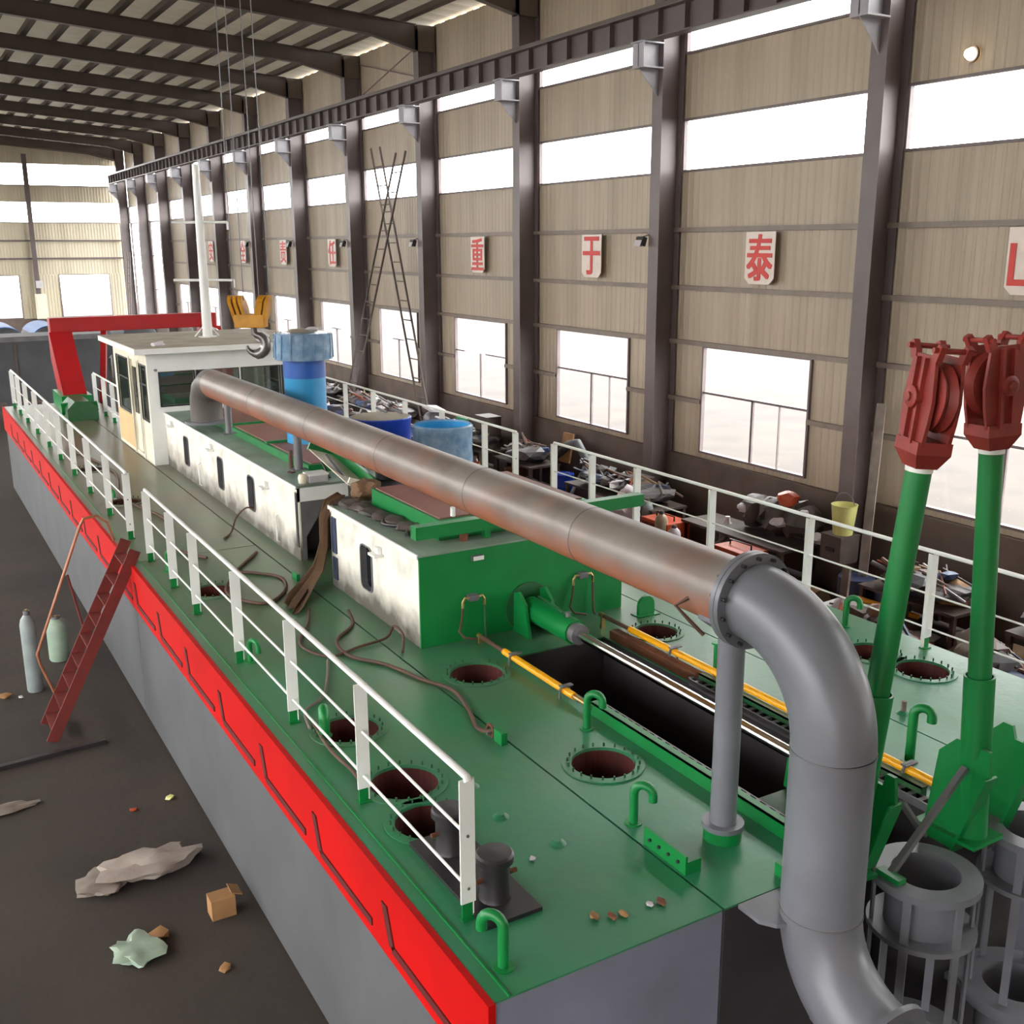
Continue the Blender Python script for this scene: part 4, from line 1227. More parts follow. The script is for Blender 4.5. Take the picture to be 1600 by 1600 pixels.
MB().cyl((3.72, 29.8, D + 0.25), (4.62, 29.8, D + 0.25), 0.16, n=16).build('drum', 'green', t)
for i, (x, y) in enumerate(((5.6, 30.0), (5.75, 29.0))):
    tag(MB().blob((x, y, D + 0.25), (0.3, 0.3, 0.25), 11 + i, 0.4).build('white_sack', 'bag'), ('white sack behind the short rail near the gantry', 'white sack behind the short rail near the wheelhouse')[i], 'sack')

# ------------------------------------------------------------------ crane hook block and bridge
hk = root('crane_hook_block', 'yellow crane hook block with a grey hook hanging before the wheelhouse roof', 'crane hook', (4.8, 16.0, 5.9))
for s in (-1, 1):
    hb = MB()
    c0 = Vector((4.8, 16.0, 5.86))
    ax = Vector((0.85, -0.53, 0))
    fw = Vector((0.53, 0.85, 0))
    ctr = c0 + ax * (0.11 * s)
    pts = []
    for k in range(13):
        a = -0.35 * PI + 1.2 * PI * k / 12
        pts.append((0.17 * math.cos(a), 0.2 * math.sin(a)))
    pts.append((-0.1, -0.2))
    for o_, t_ in ((0.0, 0.1), (0.1, 0.05)) if s > 0 else ((-0.02, 0.05), (-0.1, 0.05), (0.06, 0.05)):
        th = ax * t_
        lean = ax * (0.1 * s)
        A = [hb.bm.verts.new(ctr + ax * o_ - th * 0.5 + fw * p[0] + Vector((0, 0, p[1] + 0.02)) + lean * (p[1] + 0.2) * 2.2) for p in pts]
        B = [hb.bm.verts.new(ctr + ax * o_ + th * 0.5 + fw * p[0] + Vector((0, 0, p[1] + 0.02)) + lean * (p[1] + 0.2) * 2.2) for p in pts]
        hb.bm.faces.new(A[::-1]); hb.bm.faces.new(B)
        for i in range(len(pts)):
            j = (i + 1) % len(pts)
            hb.bm.faces.new((A[i], A[j], B[j], B[i]))
    hb.build('sheave_guard', 'hookyel', hk, smooth=False)
MB().obox((4.8, 16.0, 5.7), (0.46, 0.24, 0.2), (0, 0, -0.56)).build('crosshead', 'hookyel', hk, smooth=False, bevel=0.015)
MB().cyl((4.83, 15.98, 5.62), (4.83, 15.98, 5.48), 0.045, n=14).build('shank', 'hookgrey', hk)
d = Vector((0.85, -0.53, 0))
hc = Vector((4.85, 15.97, 5.36))
pts, rs = [(4.83, 15.98, 5.52)], [0.045]
for k in range(13):
    a = 0.5 * PI - 0.05 - k / 12 * 1.45 * PI
    pts.append(tuple(hc + d * (0.145 * math.cos(a)) + Vector((0, 0, 0.145 * math.sin(a) - 0.02))))
    rs.append(0.052 + 0.03 * math.sin(PI * k / 12) - (0.03 * k / 12 if k > 8 else 0))
MB().tube(pts, rs, 12).build('hook', 'hookgrey', hk)
MB().bar((4.85, 15.97, 5.62), (5.02, 15.85, 5.47), 0.02, 0.03).build('safety_latch', 'pale', hk, smooth=False)
for dx, dy in ((-0.2, 0.13), (-0.08, 0.05), (0.12, -0.08), (0.26, -0.16)):
    MB().cyl((4.8 + dx, 16.0 + dy, 6.0), (4.8 + dx * 0.9, 16.0 + dy * 0.9, 11.7), 0.008, n=6).build('wire_rope', 'steel', hk)
br = root('crane_bridge', 'overhead travelling crane bridge on the runway beams carrying the hook', 'crane', (1.5, 16, 11.75))
for y in (15.2, 16.8):
    MB().box(-10.6, 15.05, y - 0.2, y + 0.2, 11.95, 12.75).build('girder', 'yellow', br, smooth=False)
for x in (15.0, -10.8):
    MB().box(x - 0.15, x + 0.15, 14.4, 17.6, 11.74, 12.0).build('end_carriage', 'yellow', br, smooth=False)
MB().box(4.2, 5.4, 15.0, 17.0, 11.7, 11.95).build('trolley', 'hookyel', br, smooth=False)
MB().box(-11.4, -10.7, Y0, Y1, 11.2, 11.74).build('runway_beam', 'column', wall_l, smooth=False)

# ------------------------------------------------------------------ spud hoist posts
def hoist(x, y, az, label, zb, zs, lean):
    t = root('hoist_post', label, 'hoist post', (x, y, zb), 'green hoist posts at the stern')
    MB().lathe([(0, zb), (0.11, zb), (0.11, zs), (0.096, zs), (0.096, zs - 0.2)], (x, y, 0), 28).build('sleeve', 'green', t)
    MB().cyl((x, y, zb + 0.1), (x, y, 5.38), 0.083, n=28).build('tube', 'green', t)
    MB().ring((x, y, 0), 0.0, 0.088, 5.38, 5.41, 24).build('collar', 'white', t)
    MB().box(x - 0.17, x + 0.17, y - 0.15, YF + 0.12, zb - 0.03, zb).build('foot_plate', 'green', t, smooth=False)
    rot = Matrix.Translation((x, y, 5.41)) @ Matrix.Rotation(az, 4, 'Z')

    def put(mb, name, mat, par=t, **k):
        mb.bm.transform(rot)
        return mb.build(name, mat, par, **k)
    # neck
    nk = MB()
    lo = [(-0.085, -0.075), (0.085, -0.075), (0.085, 0.075), (-0.085, 0.075)]
    hi = [(-0.14, -0.12), (0.14, -0.12), (0.14, 0.12), (-0.14, 0.12)]
    vl = [nk.bm.verts.new((*p, 0.0)) for p in lo]
    vm = [nk.bm.verts.new((*p, 0.1)) for p in hi]
    vh = [nk.bm.verts.new((*p, 0.18)) for p in hi]
    nk.bm.faces.new(vl[::-1]); nk.bm.faces.new(vh)
    for A, B in ((vl, vm), (vm, vh)):
        for i in range(4):
            nk.bm.faces.new((A[i], A[(i + 1) % 4], B[(i + 1) % 4], B[i]))
    put(nk, 'neck', 'primer', smooth=False)
    # two cheek plates, in the local XZ plane, normal = local Y
    prof = [(-0.14, 0.15), (0.14, 0.15), (0.165, 0.3), (0.175, 0.44), (0.15, 0.6), (0.13, 0.72), (-0.13, 0.72), (-0.15, 0.6), (-0.175, 0.44), (-0.165, 0.3)]
    for s in (-1, 1):
        pl = MB().prism(prof, 'Y', s * 0.09 - 0.012, s * 0.09 + 0.012)
        cp = put(pl, 'cheek_plate', 'primer', smooth=False)
        rb = MB()
        y0_, y1_ = (s * 0.102, s * 0.102 + s * 0.03)
        rb.box(-0.06, -0.035, min(y0_, y1_), max(y0_, y1_), 0.16, 0.7).box(0.035, 0.06, min(y0_, y1_), max(y0_, y1_), 0.16, 0.7).box(-0.035, 0.035, min(y0_, y1_), max(y0_, y1_), 0.16, 0.19)
        put(rb, 'rib', 'primer', cp, smooth=False)
        bs = MB().lathe([(0.07, 0.0), (0.07, 0.05), (0.05, 0.06), (0.03, 0.06), (0.03, 0.075), (0, 0.075)], (0, 0, 0), 20, 'Y')
        bs.bm.transform(Matrix.Translation((0, s * 0.1, 0.45)) @ Matrix.Scale(s, 4, (0, 1, 0)))
        put(bs, 'axle_boss', 'primer', cp)
        for sx in (-1, 1):
            ea = MB().prism([(sx * 0.09, 0.68), (sx * 0.15, 0.68), (sx * 0.19, 0.78), (sx * 0.15, 0.8), (sx * 0.1, 0.74)], 'Y', s * 0.09 - 0.02, s * 0.09 + 0.02)
            put(ea, 'ear', 'primer', cp, smooth=False)
    wl = MB().lathe([(0.0, -0.05), (0.2, -0.05), (0.225, -0.045), (0.19, 0.0), (0.225, 0.045), (0.2, 0.05), (0.0, 0.05)], (0, 0, 0.45), 32, 'Y')
    put(wl, 'sheave', 'primer')
    # the post stands slightly out of plumb
    t.rotation_euler = (-math.atan(lean[1] / 2.94), math.atan(lean[0] / 2.94), 0)
    for sx in (-0.15, 0.15):
        put(MB().cyl((sx, -0.14, 0.76), (sx, 0.14, 0.76), 0.018, n=8), 'keeper_pin', 'primer')
    return t


hoist(5.46, 4.61, math.atan2(-0.93, -0.37), 'green hoist post with a red sheave block, the one next to the big elbow', 2.44, 3.82, (0.195, -0.165))
hoist(6.65, 4.45, -0.2, 'green hoist post with a red sheave block, the one further from the elbow', 2.44, 3.72, (-0.09, 0.12))

# ------------------------------------------------------------------ spud holders at the stern
def holder(x, y, label, par=''):
    t = root('spud_holder', label, 'pile holder', (x, y, 0.4), 'ring shaped spud holders')
    MB().ring((x, y, 0), 0.24, 0.385, 2.34, 2.4, 40).ring((x, y, 0), 0.24, 0.265, 1.95, 2.34, 40).build('upper_ring', 'elbow', t)
    MB().ring((x, y, 0), 0.265, 0.385, 1.95, 1.99, 40).build('middle_ring', 'elbow', t)
    for k in range(6):
        a = 2 * PI * k / 6 + 0.35
        cx, cy = x + 0.35 * math.cos(a), y + 0.35 * math.sin(a)
        MB().obox((cx, cy, 1.65), (0.02, 0.06, 1.36), (0, 0, a)).build('leg', 'elbow', t, smooth=False)
    MB().ring((x, y, 0), 0.25, 0.44, 0.9, 1.0, 40).ring((x, y, 0), 0.25, 0.275, 0.5, 0.9, 40).build('lower_ring', 'elbow', t)
    MB().box(x - 0.3, x + 0.3, y + 0.25, YF, 0.86, 0.92).build('tie_plate', 'elbow', t, smooth=False)
    return t


holder(5.99, 4.33, 'grey ring shaped spud holder on legs between the elbow and the deck end')
holder(7.22, 4.3, 'grey ring shaped spud holder on legs cut off by the picture edge')
# sloping hook plates
def hookplate(x, label, flip=0.0, th=0.03):
    t = root('hinge_plate', label, 'bracket', (x, 4.6, D))
    prof = [(4.80, 2.3), (4.5, 2.3), (4.28, 3.0), (4.3, 3.2), (4.37, 3.2), (4.40, 3.1), (4.47, 3.1), (4.5, 3.2), (4.58, 3.2), (4.72, 3.05)]
    MB().prism([(p[0] + flip, p[1]) for p in prof], 'X', x - th / 2, x + th / 2).build('claw_plate', 'green', t, smooth=False)
    MB().bar((x, 4.5 + flip, 2.3), (x, 4.28 + flip, 3.0), 0.14, 0.02, (0, 1, 0)).build('edge_flange', 'green', t, smooth=False)
    MB().bar((x + 0.05, 4.62 + flip, 2.32), (x + 0.05, 4.45 + flip, 3.0), 0.1, 0.015, (0, 1, 0)).build('gusset', 'green', t, smooth=False)
    return t


hookplate(5.66, 'green claw plate beside the elbow, nearest of the three sloping hinge plates', 0.1)
hookplate(6.55, 'broad green claw plate behind the nearer spud ring')
hookplate(7.1, 'dark green claw plate at the picture edge beside the second ring')
t = root('cross_brace', 'grey steel braces crossing between the two green claw plates', 'brace', (6.1, 4.5, D))
MB().bar((5.72, 4.42, 2.42), (6.5, 4.46, 3.02), 0.045, 0.045).build('long_brace', 'steel', t, smooth=False)
MB().bar((5.72, 4.38, 3.0), (6.32, 4.62, 2.44), 0.05, 0.03).build('short_brace', 'steel', t, smooth=False)
MB().box(5.66, 5.74, 4.3, 4.5, 2.38, 2.44).build('foot', 'green', t, smooth=False)

# ================================================================== LEFT FLOOR
t = root('boarding_ladder', 'rust red steel boarding ladder leaning on the hull from the floor', 'ladder', (1.35, 15.4, 0))
for y in (15.12, 15.78):
    MB().bar((1.3, y, 0.0), (2.66, y, 2.62), 0.02, 0.16, (-1, 0, 0.5)).build('stringer', 'ladder', t, smooth=False)
for k in range(9):
    f = (k + 0.6) / 9.3
    x, z = 1.3 + 1.36 * f, 2.62 * f
    MB().box(x - 0.08, x + 0.08, 15.13, 15.77, z - 0.012, z + 0.012).build('tread', 'ladder', t, smooth=False)
MB().tube([(2.5, 15.84, 2.62), (2.44, 15.84, 2.9), (2.3, 15.84, 3.02), (2.12, 15.84, 3.0), (2.05, 15.84, 2.88), (1.3, 15.84, 1.08), (1.33, 15.84, 0.9), (1.5, 15.84, 0.35)], 0.022, 8).build('handrail', 'copper', t)
MB().cyl((1.82, 15.84, 2.2), (2.0, 15.84, 1.1), 0.016, n=8).build('handrail_strut', 'ladder', t)


def gas(x, y, r, h, mat, label, group=None):
    t = root('gas_cylinder', label, 'gas cylinder', (x, y, 0), group)
    MB().lathe([(0, 0.0), (r * 0.92, 0.0), (r, 0.03), (r, h * 0.82), (r * 0.85, h * 0.88), (r * 0.45, h * 0.93), (r * 0.32, h * 0.94), (0, h * 0.94)], (x, y, 0), 22).build('body', mat, t)
    MB().cyl((x, y, h * 0.93), (x, y, h), r * 0.18, n=10).build('valve', 'brass', t)
    MB().ring((x, y, 0), r * 0.3, r * 0.4, h * 0.93, h * 0.985, 14).build('neck_ring', 'steel', t)
    return t


gas(1.33, 17.2, 0.12, 1.35, 'gas', 'tall grey gas cylinder on the dark floor behind the red ladder')
gas(1.86, 18.4, 0.17, 0.78, 'gasgreen', 'short pale green gas cylinder on the dark floor behind the red ladder')
t = tag(MB().bar((-0.6, 14.5, 0.03), (1.95, 14.72, 0.03), 0.09, 0.06).build('steel_bar', 'black', smooth=False), 'long dark steel bar lying on the floor at the ladder foot', 'bar')
junk = [((1.81, 11.15), (0.5, 0.26, 0.12), 'paper', 'large crumpled pale plastic sheet on the floor beside the hull'), ((1.3, 11.1), (0.25, 0.25, 0.07), 'greywood', 'dull grey rag on the floor next to the pale plastic sheet'), ((1.37, 9.75), (0.22, 0.25, 0.06), 'gasgreen', 'green crumpled bag on the dark floor'), ((1.6, 9.85), (0.14, 0.1, 0.06), 'wood', 'tan paper scrap beside the green bag'), ((2.36, 12.65), (0.06, 0.05, 0.03), 'bucket', 'small yellowish chip on the floor near the hull'), ((0.88, 17.1), (0.12, 0.1, 0.05), 'wood', 'brown lump on the floor left of the gas cylinders'), ((0.5, 13.4), (0.35, 0.12, 0.03), 'greywood', 'flat grey strip of board on the floor past the ladder'), ((1.9, 12.6), (0.05, 0.05, 0.02), 'orange', 'tiny orange chip on the dark floor'), ((2.05, 9.05), (0.06, 0.06, 0.03), 'wood', 'small brown chip nearest the bottom of the floor'), ((1.1, 17.0), (0.04, 0.04, 0.02), 'pale', 'white speck on the floor beside the gas cylinders')]
for i, (p, s, m, lab) in enumerate(junk):
    tag(MB().blob((p[0], p[1], s[2] * 0.75), s, i + 20, 0.7, 3 if s[0] > 0.15 else 1).build('floor_litter', m), lab, 'litter', 'litter on the floor left of the hull')
t = root('open_carton', 'small open brown carton on the floor close to the hull', 'carton', (2.25, 9.95, 0))
MB().box(2.15, 2.4, 9.85, 10.05, 0, 0.22).build('body', 'wood', t, smooth=False)
MB().obox((2.42, 9.95, 0.24), (0.12, 0.2, 0.008), (0, 0.4, 0)).build('flap', 'wood', t, smooth=False)

# ================================================================== FAR END
def float_tank(x, y, r, label):
    t = root('float_tank', label, 'float tank', (x, y, 0), 'float tanks at the far end')
    z = r + 1.2
    MB().lathe([(0, -2.6), (r * 0.6, -2.55), (r * 0.95, -2.35), (r, -2.1), (r, 2.1), (r * 0.95, 2.35), (0, 2.6)], (x, y, z), 28, 'Y').build('shell', 'tank', t)
    pts = [(x + (r + 0.015) * math.cos(a), z + (r + 0.015) * math.sin(a)) for a in [PI * (0.2 + 0.6 * k / 10) for k in range(11)]]
    pts += [(x + (r - 0.02) * math.cos(a), z + (r - 0.02) * math.sin(a)) for a in [PI * (0.8 - 0.6 * k / 10) for k in range(11)]]
    MB().prism(pts, 'Y', y - 2.2, y + 2.2).build('blue_band', 'tankblue', t, smooth=False)
    for yy in (-1.5, 1.5):
        MB().box(x - r * 0.8, x + r * 0.8, y + yy - 0.15, y + yy + 0.15, 0, 1.35).build('cradle', 'rack', t, smooth=False)
    return t


labs = ['first', 'second', 'third', 'fourth', 'fifth']
for k in range(4):
    float_tank((4.9, 6.87, 8.85, 11.0)[k], 58, 0.95, 'grey float tank with a blue top beyond the ship, %s from the left' % labs[k])
bg_ = root('grey_barge', 'dark grey barge hull lying across the hall behind the red gantry', 'barge', (1, 48, 0))
MB().box(-6, 7.9, 47, 49, 0.1, 3.3).build('barge_hull', 'tank', bg_, smooth=False)
MB().box(-6, 7.9, 46.96, 47.0, 3.1, 3.3).build('rub_rail', 'steel', bg_, smooth=False)
for x in (-2, 1.2, 4.4):
    MB().box(x - 0.04, x + 0.04, 46.94, 47.0, 0.1, 3.1).build('plate_seam', 'rack', bg_, smooth=False)
for i, x in enumerate((3.3, 4.6, 6.0)):
    s = root('dark_drum', ('dark drum on the floor before the grey barge, left one', 'dark drum on the floor before the grey barge, middle one', 'dark drum on the floor before the grey barge, beside the gantry')[i], 'drum', (x, 44.5, 0), 'drums before the grey barge')
    MB().lathe([(0, 0), (0.35, 0), (0.36, 0.05), (0.35, 0.4), (0.37, 0.43), (0.35, 0.46), (0.35, 0.95), (0, 0.96)], (x, 44.5, 0), 20).build('body', ('rack', 'rust', 'tank')[i], s)
    MB().ring((x, 44.5, 0), 0.33, 0.37, 0.93, 0.99, 20).build('rim', 'rack', s)
t = root('electrical_cabinet', 'pale electrical cabinet on the end wall between the windows', 'cabinet', (9.6, Y1 - 0.6, 2.0))
MB().box(9.3, 10.0, Y1 - 0.78, Y1 - 0.44, 1.9, 3.6).build('body', 'cream', t, smooth=False, bevel=0.02)
MB().box(9.35, 9.95, Y1 - 0.8, Y1 - 0.78, 2.0, 3.5).build('door', 'cream', t, smooth=False)
MB().box(9.45, 9.9, Y1 - 0.68, Y1 - 0.42, 4.0, 4.5).build('junction_box', 'pale', t, smooth=False)


def ladder(label, p0, p1, w, name='steel_ladder', mat='rack', rungs=14):
    p0, p1 = Vector(p0), Vector(p1)
    t = root(name, label, 'ladder', p0)
    s = Vector((0, w / 2, 0))
    for k in (-1, 1):
        MB().bar(p0 + s * k, p1 + s * k, 0.05, 0.06).build('rail', mat, t, smooth=False)
    for k in range(1, rungs):
        c = p0.lerp(p1, k / rungs)
        MB().bar(c - s, c + s, 0.035, 0.035).build('rung', mat, t, smooth=False)
    return t


ladder('tall dark ladder leaning on the window wall, top tilted away from the camera', (15.05, 30.9, 0.0), (15.12, 34.9, 10.0), 0.75, rungs=16)
ladder('tall dark ladder leaning on the window wall, crossing the other ladder', (14.95, 38.4, 0.0), (15.0, 32.6, 9.7), 0.75, rungs=16)
ladder('narrow ladder standing in the far corner of the hall', (15.0, 79.4, 0), (15.5, 79.8, 6.4), 0.7, rungs=12)
tag(MB().bar((14.6, 12.5, 0.0), (15.3, 12.95, 4.0), 0.16, 0.07).build('leaning_plank', 'greywood', smooth=False), 'grey plank leaning against the window wall behind the first green post', 'plank')

# signs with one red character each
CH = {2: '山', 3: '泰', 4: '于', 5: '重', 7: '任', 8: '责', 9: '全', 10: '安'}
LAB = {'山': 'white sign with red character 山 shaped like three prongs, cut by the picture edge', '泰': 'white sign with dense red character 泰 right above the widest window', '于': 'white sign with red character 于 of two bars and a hook', '重': 'white sign with red character 重 right of the crossing ladders', '任': 'white sign with red character 任 just left of the crossing ladders', '责': 'white sign with red character 责, second one left of the ladders', '全': 'white sign with red character 全, third one left of the ladders', '安': 'white sign with red character 安, just right of the mast'}
CEN = {2: 10.68, 3: 16.8, 4: 22.92, 5: 29.0, 7: 41.15, 8: 47.15, 9: 53.3, 10: 59.2}
for n, ch in CH.items():
    y = CEN[n]
    t = root('character_sign', LAB[ch], 'sign', (XW - 0.18, y, 6.5), 'red character signs on the window wall')
    MB().prism([(y - 0.43, 7.04), (y + 0.43, 7.04), (y + 0.43, 6.1), (y + 0.3, 5.98), (y - 0.3, 5.98), (y - 0.43, 6.1)], 'X', XW - 0.2, XW - 0.185).build('board', 'signw', t, smooth=False)
    cu = bpy.data.curves.new('glyph', 'FONT')
    cu.body = ch
    cu.align_x = 'CENTER'
    cu.align_y = 'CENTER'
    cu.size = 1.0
    cu.extrude = 0.004
    to = bpy.data.objects.new('glyph', cu)
    COL.objects.link(to)
    dg = bpy.context.evaluated_depsgraph_get()
    me = bpy.data.meshes.new_from_object(to.evaluated_get(dg))
    bpy.data.objects.remove(to)
    vs = [v.co.copy() for v in me.vertices]
    if vs:
        x0, x1 = min(v.x for v in vs), max(v.x for v in vs)
        y0, y1 = min(v.y for v in vs), max(v.y for v in vs)
        for v in me.vertices:
            gx = ((v.co.x - x0) / (x1 - x0) - 0.5) * 0.72
            gz = ((v.co.y - y0) / (y1 - y0) - 0.5) * 0.92
            v.co = Vector((-0.024 - v.co.z, -gx, gz + 0.02))
    # embolden: five copies of the strokes, shifted a little and stepped in depth
    bmg = bmesh.new()
    for k, (dy, dz) in enumerate(((0, 0), (.022, .012), (-.022, .012), (.022, -.012), (-.022, -.012))):
        tmp = bmesh.new()
        tmp.from_mesh(me)
        tmp.transform(Matrix.Translation((-0.0008 * k, dy, dz)))
        mm = bpy.data.meshes.new('tmp')
        tmp.to_mesh(mm)
        tmp.free()
        bmg.from_mesh(mm)
        bpy.data.meshes.remove(mm)
    bmg.to_mesh(me)
    bmg.free()
    me.materials.clear()
    me.materials.append(MT['signr'])
    go = bpy.data.objects.new('painted_character', me)
    COL.objects.link(go)
    go.parent = t
    WL[go] = WL[t]

# floodlights on the columns and the lit wall lamp
for i, n in enumerate((4, 6, 7, 8, 9)):
    y = YC[n]
    t = root('floodlight', 'small floodlight on the side of a column, %s one from the right' % ('first', 'second', 'third', 'fourth', 'fifth')[i], 'floodlight', (15.2, y + 0.3, 6.9), 'floodlights on the columns')
    MB().obox((15.22, y + 0.32, 6.86), (0.12, 0.26, 0.2), (0, 0.3, 0)).build('housing', 'black', t, smooth=False)
    MB().obox((15.13, y + 0.32, 6.82), (0.015, 0.22, 0.15), (0, 0.35, 0)).build('lens', 'pale', t, smooth=False)
    MB().bar((15.25, y + 0.3, 6.96), (15.32, y + 0.17, 7.0), 0.03, 0.03).build('arm', 'black', t, smooth=False)
t = root('lit_wall_lamp', 'small glowing warm round lamp high on the window wall', 'lamp', (XW - 0.1, 12.25, 9.8))
MB().lathe([(0.0, -0.16), (0.07, -0.14), (0.1, -0.06), (0.1, 0.0)], (XW - 0.02, 12.25, 9.8), 18, 'X').build('bulb', 'lampglow', t)
MB().ring((XW - 0.02, 12.25, 9.8), 0.09, 0.13, -0.05, 0.0, 18, 'X').build('collar', 'frame', t)

# ================================================================== CLUTTER ALONG THE WINDOW WALL
def bench(y0, y1, z, label):
    t = root('steel_rack', label, 'rack', (15.0, y0, 0), 'steel racks under the windows')
    MB().box(14.3, 15.29, y0, y1, z - 0.05, z).build('top', 'rack', t, smooth=False)
    MB().box(14.4, 15.25, y0 + 0.1, y1 - 0.1, 0.35, 0.4).build('shelf', 'rack', t, smooth=False)
    for yy in (y0 + 0.06, (y0 + y1) / 2, y1 - 0.06):
        for xx in (14.36, 15.23):
            MB().box(xx - 0.04, xx + 0.04, yy - 0.04, yy + 0.04, 0, z - 0.05).build('leg', 'rack', t, smooth=False)
    return t


RACKS = [(6.0, 9.4, 1.0, 'low steel rack under the window behind the second green post'), (10.3, 12.3, 0.95, 'steel rack with blue bins behind the green posts'), (14.2, 17.2, 1.05, 'steel rack under the widest window with a dark pile on it'), (18.2, 21.8, 1.0, 'steel rack behind the orange machines'), (23.5, 25.4, 1.05, 'steel rack by the column behind the blue drum'), (26.3, 30.2, 1.0, 'steel rack under the third window'), (32.0, 37.4, 1.0, 'steel rack under the crossing ladders'), (38.8, 44.0, 1.0, 'steel rack behind the blue funnel')]
for r in RACKS:
    bench(*r)
# loose scrap too small to count, lying on and before the racks
def junk_heap(seed, y0, y1, x0, x1, zb, n, big, label, hgt=0.0):
    rg = random.Random(seed)
    sc = MB()
    ground = zb
    if hgt:
        for k in range(int((y1 - y0) * 2.5)):
            yy = y0 + (k + .5) / 2.5
            sc.blob((rg.uniform(x0 + .4, x1 - .4), yy, ground + hgt * .25), (.5, .42, hgt * rg.uniform(.35, .65)), k + seed, .5, 2)
    for k in range(n):
        yy, xx = rg.uniform(y0, y1), rg.uniform(x0, x1)
        s = rg.uniform(0.04, big)
        zb = ground + hgt * rg.uniform(0.1, 0.8) * (1 - abs(2 * (xx - x0) / (x1 - x0) - 1)) if hgt else ground
        if k % 3 == 0:
            sc.blob((xx, yy, zb + s * 0.5), (s, s * rg.uniform(0.6, 1.2), s * 0.6), k, 0.6, 1)
        elif k % 3 == 1:
            sc.obox((xx, yy, zb + s * 0.6), (s, s * rg.uniform(0.5, 1.6), s * 0.7), (rg.uniform(-.3, .3), rg.uniform(-.3, .3), rg.uniform(0, 3)))
        else:
            a = rg.uniform(0, PI)
            lx, ly = 0.2 * math.cos(a), 0.4 * math.sin(a)
            sc.cyl((xx - lx, yy - ly, zb + 0.06), (xx + lx, yy + ly, zb + rg.uniform(0.08, 0.35)), rg.uniform(0.015, 0.04), n=6)
    low = min(v.co.z for v in sc.bm.verts)
    sc.bm.transform(Matrix.Translation((0, 0, ground + 0.004 - low)))
    return tag(sc.build('scrap_heap', 'junk', smooth=False), label, 'scrap', None, 'stuff')


for i, (y0, y1, z, lab) in enumerate(RACKS):
    if i != 2:
        junk_heap(100 + i, y0 + 0.3, y1 - 0.3, 14.5, 15.1, z, int((y1 - y0) * 34), 0.2, 'loose scrap heaped on top of the ' + lab, 0.35)
    junk_heap(200 + i, y0 + 0.2, y1 - 0.2, 12.9, 14.1, 0.0, int((y1 - y0) * 30), 0.26, 'loose scrap on the floor before the ' + lab, (0.8, 0.8, 0.35, 0.45, 1.0, 1.0, 1.0, 1.0)[i])


def drum(x, y, z, r, h, mat, label, group='drums along the window wall'):
    t = root('oil_drum', label, 'drum', (x, y, z), group)
    MB().lathe([(0, z), (r, z), (r, z + h * .32), (r * 1.04, z + h * .34), (r, z + h * .36), (r, z + h * .64), (r * 1.04, z + h * .66), (r, z + h * .68), (r, z + h), (r * .94, z + h), (r * .93, z + h - .02), (0, z + h - .02)], (x, y, 0), 22).build('shell', mat, t)
    MB().cyl((x + r * .5, y, z + h - .02), (x + r * .5, y, z + h + .01), 0.04, n=10).build('bung', 'steel', t)
    return t


def crate(x, y, z, sx, sy, sz, mat, label, rz=0.0, top='rack', cat='box', name='storage_box', group=None):
    t = root(name, label, cat, (x, y, z), group)
    b = MB().box(x - sx / 2, x + sx / 2, y - sy / 2, y + sy / 2, z, z + sz)
    b.build('body', mat, t, smooth=False, bevel=min(sx, sy, sz) * 0.04)
    MB().box(x - sx / 2 - .01, x + sx / 2 + .01, y - sy / 2 - .01, y + sy / 2 + .01, z + sz, z + sz + 0.025).build('lid', top, t, smooth=False)
    MB().box(x - sx / 2 - .02, x - sx / 2, y - sy * .2, y + sy * .2, z + sz * .45, z + sz * .6).build('handle', 'black', t, smooth=False)
    t.rotation_euler = (0, 0, 0)
    return t


def machine(x, y, label, h=1.0):
    """welding set: cabinet on skids, front panel with dials, handle, cable"""
    t = root('welding_machine', label, 'welding machine', (x, y, 0))
    MB().box(x - .32, x + .32, y - .45, y + .45, .08, h).build('cabinet', 'orange', t, smooth=False, bevel=.02)
    MB().box(x - .345, x - .32, y - .38, y + .38, h * .5, h * .92).build('front_panel', 'rust', t, smooth=False)
    for k in (-.2, .2):
        MB().cyl((x - .37, y + k, h * .72), (x - .345, y + k, h * .72), .06, n=12).build('dial', 'black', t)
    for k in (-.3, .3):
        MB().box(x - .36, x + .36, y + k - .04, y + k + .04, 0, .08).build('skid', 'rack', t, smooth=False)
    MB().tube([(x, y - .3, h), (x, y - .3, h + .1), (x, y + .3, h + .1), (x, y + .3, h)], .018, 8).build('handle', 'black', t)
    MB().tube([(x - .35, y + .1, h * .85), (x - .45, y + .05, h * .6), (x - .42, y - .1, h * .3), (x - .5, y - .2, .06)], .02, 6).build('cable', 'black', t)
    return t


drum(15.0, 22.95, 0, 0.3, 0.92, 'bluedrum', 'bright blue drum standing by the column past the gap in the window side rail')
gas(14.35, 18.45, 0.13, 1.25, 'gas', 'grey gas cylinder, furthest of the three beside the white sack', 'gas cylinders by the orange machines')
gas(13.8, 17.25, 0.14, 1.3, 'gasbeige', 'beige gas cylinder, middle one of three before the orange machines', 'gas cylinders by the orange machines')
gas(13.75, 16.75, 0.14, 1.1, 'bag', 'short white gas cylinder, nearest of the three before the orange machines', 'gas cylinders by the orange machines')
machine(14.0, 15.0, 'orange welding machine with trailing cables, the one in full view above the pipe flange')
machine(14.15, 17.55, 'orange welding machine behind the gas cylinders')
t = tag(MB().blob((14.2, 19.0, 0.95), (0.32, 0.34, 0.4), 41, 0.5, 3).blob((14.2, 18.95, 1.3), (0.18, 0.2, 0.16), 42, 0.5, 2).build('white_sack', 'bag'), 'tall white plastic sack standing on a box by the gas cylinders', 'sack')
